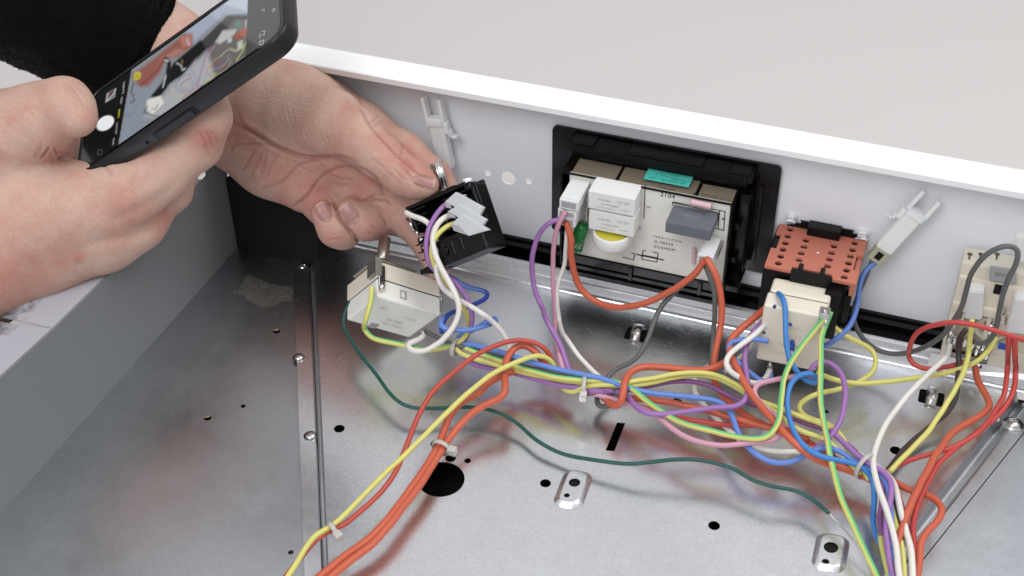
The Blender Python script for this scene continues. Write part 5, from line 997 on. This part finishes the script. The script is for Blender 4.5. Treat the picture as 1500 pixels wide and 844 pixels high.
def hand(root, groups, k, kg, h, creases, tones, nails, bulges=()):
    V, Q = flesh(groups, k, kg, h)
    me = bpy.data.meshes.new('body'); me.from_pydata(V.tolist(), [], Q.tolist()); me.update()
    n = len(V); N_ = np.empty(n*3); me.vertices.foreach_get('normal', N_) if False else me.vertex_normals.foreach_get('vector', N_); N_ = N_.reshape(-1, 3)
    px = proj(V); vd = V-CAM; vd /= np.linalg.norm(vd, axis=1)[:, None]; face = np.clip(-(N_*vd).sum(1)*2.5, 0, 1)
    creases = creases+[([(cx_+(ux_*a*ln_-uy_*b_*wd_)/math.hypot(ux_, uy_), cy0+(uy_*a*ln_+ux_*b_*wd_)/math.hypot(ux_, uy_)) for a, b_ in ((1.0, 1.15), (.2, 1.2), (-.6, 1.15), (-1.15, .7), (-1.25, 0), (-1.15, -.7), (-.6, -1.15), (.2, -1.2), (1.0, -1.15))], .35, 1.6, .5) for (cx_, cy0), (ux_, uy_), ln_, wd_, tp_ in nails]
    tone = np.zeros((n, 4)); tone[:, 3] = 1; disp = np.zeros(n)
    def pld(pl):
        d = np.full(n, 1e9); T = np.zeros(n); L_ = 0; tot = sum(np.hypot(b[0]-a[0], b[1]-a[1]) for a, b in zip(pl, pl[1:]))
        for a, b in zip(pl, pl[1:]):
            a = np.array(a, float); b = np.array(b, float); ab = b-a; t = np.clip(((px-a)@ab)/(ab@ab+1e-9), 0, 1); dd = np.linalg.norm(px-a-t[:, None]*ab, axis=1); T = np.where(dd < d, (L_+t*np.linalg.norm(ab))/tot, T); d = np.minimum(d, dd); L_ += np.linalg.norm(ab)
        return d, T
    def smooth_pl(pl): 
        if len(pl) < 3: return pl
        P = [np.array([x, y, 0.]) for x, y in pl]; s = spline(P, 3.); return [(p[0], p[1]) for p in s[::2]]+[(s[-1][0], s[-1][1])]
    for pl, dep, w, dark in creases:
        d, T = pld(smooth_pl(pl)); fade = np.clip(np.minimum(T, 1-T)*7+.25, 0, 1); g = np.exp(-(d/w)**2)*face*fade
        disp -= dep/1000*g; disp += dep/1000*.35*np.exp(-((d-2.2*w)/w)**2)*face*fade; tone[:, 1] = np.maximum(tone[:, 1], np.exp(-(d/(w*.8))**2)*face*fade*dark)
    for x, y, r, a in bulges:
        disp += a/1000*np.exp(-((px-np.array([x, y]))**2).sum(1)/r**2)*face
    for x, y, r, a in tones: tone[:, 0] += a*np.exp(-((px-np.array([x, y]))**2).sum(1)/r**2)
    V2 = V+N_*disp[:, None]; me.vertices.foreach_set('co', V2.ravel()); me.update()
    ca = me.color_attributes.new('tone', 'FLOAT_COLOR', 'POINT'); ca.data.foreach_set('color', np.clip(tone, 0, 1).ravel())
    bvh = BVHTree.FromPolygons(V2.tolist(), Q.tolist())
    body = obj('body', me, M_skin, root, True)
    for (cx, cy_), (dx, dy), ln, wd, tip in nails:
        L_ = math.hypot(dx, dy); ux, uy = dx/L_, dy/L_; vx, vy = -uy, ux; b = bmesh.new(); G = []; nu, nv = 12, 10
        for i in range(nu+1):
            row = []
            for j in range(nv+1):
                s = i/nu*2-1; t = j/nv*2-1
                ww = wd*(1-.12*s*s); lx = s*ln*(1-.18*t*t if s > 0 else 1-.10*t*t); x = cx+ux*lx+vx*t*ww; y = cy_+uy*lx+vy*t*ww
                r = Vector(ray(x, y)).normalized(); hit = bvh.ray_cast(Vector(CAM), r)
                if hit[0] is None: row.append(None); continue
                nn = hit[1] if hit[1].dot(r) < 0 else -hit[1]; e = max(abs(t), max(0, -s)); off = .00055*(1-e**6)-.00010+(.0005 if s > .8 else 0)
                row.append(b.verts.new(hit[0]+nn*off))
            G.append(row)
        for i in range(nu):
            for j in range(nv):
                q = [G[i][j], G[i+1][j], G[i+1][j+1], G[i][j+1]]
                if all(q): f = b.faces.new(q); f.smooth = True; f.material_index = 1 if i >= nu-tip else 0
        for v in [v for v in b.verts if not v.link_faces]: b.verts.remove(v)
        bmesh.ops.smooth_vert(b, verts=b.verts, factor=.5, use_axis_x=True, use_axis_y=True, use_axis_z=True)
        bmesh.ops.recalc_face_normals(b, faces=b.faces); me2 = bpy.data.meshes.new('fingernail'); b.to_mesh(me2); b.free(); me2.materials.append(M_nail); me2.materials.append(M_nailtip); obj('fingernail', me2, None, root)
    return body, bvh

# right hand (holding the phone), entering from the lower left
pr_ = thing('person', tuple(Dp(60, 300, .72)), 'bare right hand of a person holding up the black smartphone, thumb over its shutter button', 'person')
WM[pr_.name] = Matrix.Translation(pr_.location)
def beh(px, py, rpx):
    d = phd(px, py); r = rpx*d/F; return (px, py, d+(.0130+r)/abs(Rp[:, 2]@ray(px, py)), rpx)
G = [
 [*chain([(-190, 470, .75, 112), (-60, 380, .735, 108), (60, 312, .735, 82), (140, 302, .738, 62)]), *chain([(-80, 410, .745, 92), (60, 365, .745, 68), (150, 342, .748, 54), (196, 330, .750, 42)]), *chain([(-90, 250, .735, 92), (-10, 236, .728, 72), (66, 276, .732, 44)])],
 chain([(-70, 232, .728, 82), (10, 200, .720, 64), (60, 176, .712, 52), (94, 155, .704, 38)]) + chain([(94, 155, .704, 37), (108, 166, .6990, 28), (118, 176, .6975, 19)]),
 chain([(120, 300, .735, 62), (180, 280, .735, 52), (230, 252, .736, 43), (284, 208, .738, 38)]) + [cap((284, 208, .738, 38), beh(303, 172, 32)), cap(beh(303, 172, 32), beh(305, 120, 27))],
 chain([(150, 320, .748, 54), (205, 318, .754, 38), (250, 280, .772, 27), (268, 250, .79, 24)]),
 [cap((60, 300, .755, 40), beh(104, 232, 20)), cap(beh(104, 232, 20), beh(112, 200, 18)), cap(beh(112, 200, 18), beh(160, 170, 18))],
]
cr = [
 ([(72, 216), (68, 224), (60, 232)], .9, 2.2, .45), ([(80, 218), (84, 226), (88, 234)], .9, 2., .45), ([(62, 210), (58, 222), (50, 232)], .4, 2.5, .25), ([(86, 222), (94, 226), (104, 228)], .5, 2., .3), ([(74, 222), (76, 232), (78, 240)], .4, 2., .2),
 ([(100, 124), (112, 138), (122, 156)], .35, 1.8, .3), ([(92, 126), (106, 142), (116, 158)], .2, 1.6, .15),
 ([(292, 192), (298, 202), (302, 216)], .45, 1.6, .4), ([(300, 190), (308, 200), (310, 214)], .45, 1.6, .4), ([(304, 188), (314, 196), (318, 208)], .3, 1.5, .3), ([(296, 210), (304, 220), (308, 228)], .3, 1.5, .3), ([(180, 220), (182, 225), (183, 230)], .25, 1.6, .2),
 ([(148, 240), (158, 248), (164, 258)], .6, 3.0, .2), ([(262, 262), (240, 284), (200, 308), (160, 322)], .7, 8, .06), ([(236, 330), (200, 346), (150, 352), (110, 366)], .35, 6, .05), ([(196, 300), (202, 306), (204, 312)], .3, 1.6, .2),
]
for i in range(9):
    x = 20+i*22; cr.append(([(x, 330-i*6), (x+14, 318-i*6), (x+22, 300-i*6)], .10, 1.5, .05))
tn = [(300, 206, 22, .7), (236, 322, 20, .6), (200, 300, 30, .35), (100, 140, 30, .35), (20, 172, 30, .3), (0, 228, 16, .5), (116, 378, 9, .6), (190, 215, 30, .25), (130, 172, 14, .5), (80, 222, 22, .5), (0, 410, 50, .5), (60, 380, 50, .3), (150, 310, 40, .2), (310, 160, 20, .2), (84, 214, 12, .3), (120, 240, 40, .12)]
hand(pr_, G, .0040, .0085, .00105, cr, tn, [], [(236, 318, 12, 1.0), (116, 378, 6, .5), (300, 205, 15, .8), (150, 330, 18, 1.), (40, 178, 14, .6)])

tc_ = Dp(118, 176, .6975); ax_n = rt*.93-fw*.22-up*.28; ax_n /= np.linalg.norm(ax_n); e1 = np.cross(ax_n, fw); e1 /= np.linalg.norm(e1); e2 = np.cross(ax_n, e1)
b = bmesh.new(); rr_ = 19*.6975/F+.0004; Gd = [[b.verts.new(tc_+rr_*(ax_n*math.cos(a)*math.cos(c)+e1*math.sin(a)+e2*math.sin(c)*math.cos(a))) for c in np.linspace(-.75, .75, 9)] for a in np.linspace(-.7, .8, 11)]
for p, q in zip(Gd, Gd[1:]):
    for i in range(8): b.faces.new((p[i], p[i+1], q[i+1], q[i])).smooth = True
obj('fingernail', b, M_nailtip, pr_)
# left hand with sleeve, entering from the upper left behind the phone
pl_ = thing('person', tuple(Dp(430, 190, .84)), 'person with black fleece sleeve whose left hand holds up the open black switch', 'person')
WM[pl_.name] = Matrix.Translation(pl_.location)
G = [
 [*chain([(60, -70, 0.8655, 76), (150, 5, 0.8605, 72), (240, 78, 0.8480, 70), (340, 152, 0.8280, 72), (400, 160, 0.8165, 70), (452, 172, 0.8080, 62)]), *chain([(330, 190, 0.8280, 52), (400, 232, 0.8215, 56), (452, 265, 0.8165, 48)]), *chain([(345, 165, 0.8280, 62), (430, 205, 0.8165, 62), (515, 240, 0.8080, 45)]), *chain([(440, 160, 0.8165, 66), (500, 190, 0.8165, 48), (530, 235, 0.8105, 38)])],
 chain([(430, 168, .8030, 56), (485, 180, .7900, 46), (522, 200, .7800, 36), (556, 229, .7730, 29.5), (590, 256, .7685, 26.5), (612, 266, .7660, 22), (628, 272, .7640, 14)]),
 chain([(472, 158, 0.8195, 46), (530, 190, 0.8145, 38), (592, 228, 0.8055, 31), (632, 262, 0.7965, 27), (664, 300, 0.7915, 22)]),
 chain([(500, 230, 0.8135, 40), (552, 272, 0.8055, 33), (602, 318, 0.7965, 29), (628, 352, 0.7915, 23), (640, 392, 0.7895, 19)]),
 chain([(480, 250, 0.8135, 36), (528, 290, 0.8085, 28), (552, 320, 0.8005, 24)]) + chain([(552, 322, 0.8000, 25), (536, 326, 0.7950, 23), (512, 309, 0.7905, 18.5)]),
 chain([(440, 262, 0.8165, 38), (474, 300, 0.8115, 26), (503, 338, 0.8020, 22)]) + chain([(503, 340, 0.8015, 23), (490, 336, 0.7965, 21), (471, 311, 0.7920, 16)]),
]
cr = [
 ([(525, 151), (540, 181), (566, 212), (585, 231), (608, 251), (634, 265)], .8, 2.4, .45),
 ([(341, 178), (372, 194), (400, 212), (430, 226), (462, 232), (500, 231), (520, 240)], 1.6, 3.2, .30), ([(350, 168), (356, 182), (372, 196), (392, 206)], .5, 2.2, .3),
 ([(338, 212), (370, 210), (400, 213), (440, 226), (470, 233)], .45, 1.8, .35), ([(382, 276), (410, 268), (440, 240), (470, 233)], .6, 2.0, .4), ([(424, 305), (448, 290), (468, 262), (490, 247), (520, 243)], .9, 2.4, .5),
 ([(372, 218), (366, 232), (354, 252)], .4, 1.6, .3), ([(384, 222), (376, 240), (366, 262)], .35, 1.5, .3), ([(390, 226), (386, 246), (380, 262)], .3, 1.5, .25), ([(350, 200), (342, 214), (338, 224)], .3, 1.8, .25), ([(416, 214), (400, 236), (390, 262)], .3, 1.5, .25), ([(430, 236), (452, 250), (476, 246)], .3, 1.5, .25), ([(470, 236), (478, 252), (500, 262), (520, 262)], .3, 1.6, .25),
 ([(520, 243), (540, 252), (556, 268), (562, 290)], .6, 2.4, .4), ([(540, 290), (552, 294), (566, 292), (572, 300)], .8, 2.2, .55), ([(528, 294), (540, 290), (552, 284), (566, 286)], .6, 2., .4),
 ([(585, 240), (596, 250), (602, 262)], .5, 1.5, .4), ([(592, 230), (604, 244), (610, 256)], .3, 1.4, .3), ([(576, 246), (584, 256), (592, 262)], .35, 1.5, .3), ([(566, 250), (580, 262), (588, 270)], .25, 1.5, .2), ([(574, 230), (590, 234), (598, 240)], .3, 1.3, .25), ([(544, 232), (556, 240), (564, 250)], .25, 1.5, .2),
 ([(588, 208), (590, 222), (584, 232)], .5, 1.5, .4), ([(540, 182), (550, 174), (556, 168)], .5, 1.8, .35), ([(546, 186), (556, 180), (560, 176)], .4, 1.6, .3), ([(524, 140), (530, 156), (534, 166)], .5, 2.2, .25),
 ([(476, 352), (492, 350), (504, 346)], .35, 1.4, .3), ([(482, 343), (496, 343), (506, 338)], .2, 1.3, .2), ([(541, 332), (549, 330)], .2, 1.2, .5), ([(530, 342), (540, 343), (550, 340)], .2, 1.3, .2), ([(556, 312), (562, 322), (566, 332)], .3, 1.5, .3), ([(492, 298), (495, 318), (512, 338), (522, 350), (528, 358)], 1.3, 2.2, .55),
]
for i in range(11):
    x = 400+i*9; cr.append(([(x, 150+i*3), (x+12, 180+i*4), (x+24, 205+i*3)], .16, 1.2, .05))
for i in range(8): cr.append(([(386+i*7, 110+i*2), (392+i*7, 150+i*2), (402+i*7, 190+i*2)], .12, 1.3, .04))
tn = [(350, 190, 35, .55), (420, 255, 50, .45), (480, 270, 40, .55), (500, 200, 25, .35), (560, 205, 25, .55), (600, 232, 26, .7), (640, 255, 26, .6), (480, 345, 24, .55), (540, 335, 26, .55), (540, 270, 30, .6), (600, 330, 40, .5), (450, 300, 30, .45), (596, 252, 12, .4), (541, 341, 2.5, 1), (547, 334, 2.2, 1), (515, 165, 20, .3), (612, 262, 14, -.2), (456, 182, 22, .25)]
bodyL, bvhL = hand(pl_, G, [.004, .004, .003, .003, .0010, .0010], .0075, .00105, cr, tn, [((622, 266.5), (.98, .24), 15, 7.5, 1), ((474, 310), (-.40, -.92), 13, 9.5, 1), ((511, 313), (-.62, -.78), 14, 10.5, 1)], [(480, 120, 16, .8), (430, 190, 30, 1.0), (470, 280, 16, .8)])

# fleece sleeve: thick cloth tube around the forearm
def fleece():
    m = mat('black_fleece', (8, 8, 9), .95, var=.25, scale=300, bump=1., bscale=700); m.node_tree.nodes['Principled BSDF'].inputs['Sheen Weight'].default_value = .06; m.node_tree.nodes['Principled BSDF'].inputs['Specular IOR Level'].default_value = .1; return m
M_fl = fleece()
cl = [(262, 55, .925, 66), (236, 78, .925, 80), (212, 82, .925, 100), (190, 70, .93, 108), (150, 46, .935, 118), (90, 6, .94, 128), (0, -60, .95, 165), (-120, -150, .96, 210), (-320, -300, .98, 260)]
cl = [(201, 71, .851, 96), (194, 65, .850, 99), (183, 57, .849, 102), (160, 43, .843, 105), (120, 16, .832, 112), (55, -30, .81, 132), (-30, -90, .78, 168), (-150, -170, .75, 216), (-350, -310, .71, 280)]
cen = [Dp(a, b_, d) for a, b_, d, r in cl]; rad_ = [r*d/F for a, b_, d, r in cl]
S = []; RR = []
for i in range(len(cen)-1):
    for k in range(14): t_ = k/14; S.append(cen[i]*(1-t_)+cen[i+1]*t_); RR.append(rad_[i]*(1-t_)+rad_[i+1]*t_)
S = np.array(S); tg = (cen[4]-cen[0]); tg /= np.linalg.norm(tg)
V = []; nS = 120; u = np.cross(tg, fw); u /= np.linalg.norm(u); v = np.cross(tg, u); rings = []
inner = [(cen[0]+tg*(.004+.0045*i), .0340) for i in range(9, 0, -1)]
allr = [(c, r, 0) for c, r in inner]+[(cen[0]+tg*.0015, rad_[0]*.86, 0), (cen[0]-tg*.0005, rad_[0]*.90, 0), (cen[0]-tg*.0012, rad_[0]*.94, 0)]+[(s, r, 1) for s, r in zip(S, RR)]
for j, (c, r, o_) in enumerate(allr):
    for i in range(nS):
        a = 2*math.pi*i/nS; d = u*math.cos(a)+v*math.sin(a); p = c+d*r; q = Vector(p)
        if o_: p = p+d*min(1, (j-11)/14)*(.0018*noise.noise(q*45)+.0008*noise.noise(q*160)+.0005*noise.noise(q*420)+.0016*math.sin(a*3+j*.12)*(j > 30))
        V.append(p)
Fc = [(j*nS+i, j*nS+(i+1) % nS, (j+1)*nS+(i+1) % nS, (j+1)*nS+i) for j in range(len(allr)-1) for i in range(nS)]
me = bpy.data.meshes.new('sleeve'); me.from_pydata([tuple(p) for p in V], [], Fc); sl = obj('sleeve', me, M_fl, pl_, True)
# fleece fibres
rg = np.random.default_rng(5); VV = []; FF = []
n0 = len(inner)+3
for k in range(26000):
    j = n0+int(rg.random()*72); i = int(rg.random()*nS); i2 = (i+1) % nS; a_, b_ = rg.random(2)
    p = (np.array(V[j*nS+i])*(1-a_)+np.array(V[j*nS+i2])*a_)*(1-b_)+(np.array(V[(j+1)*nS+i])*(1-a_)+np.array(V[(j+1)*nS+i2])*a_)*b_ if j+1 < len(allr) else np.array(V[j*nS+i])
    c = allr[j][0]; d = p-c; d /= np.linalg.norm(d); d = d+rg.normal(size=3)*.55; d /= np.linalg.norm(d); s = np.cross(d, rg.normal(size=3)); s /= np.linalg.norm(s); L_ = .0005+.0009*rg.random()
    n_ = len(VV); VV += [tuple(p-s*.00016), tuple(p+s*.00016), tuple(p+d*L_*.6+s*.00012+tg*.0002), tuple(p+d*L_)]; FF += [(n_, n_+1, n_+2), (n_, n_+2, n_+3)]
me = bpy.data.meshes.new('fleece_fibres'); me.from_pydata(VV, [], FF); obj('fleece_fibres', me, M_fl, pl_, kind='stuff')
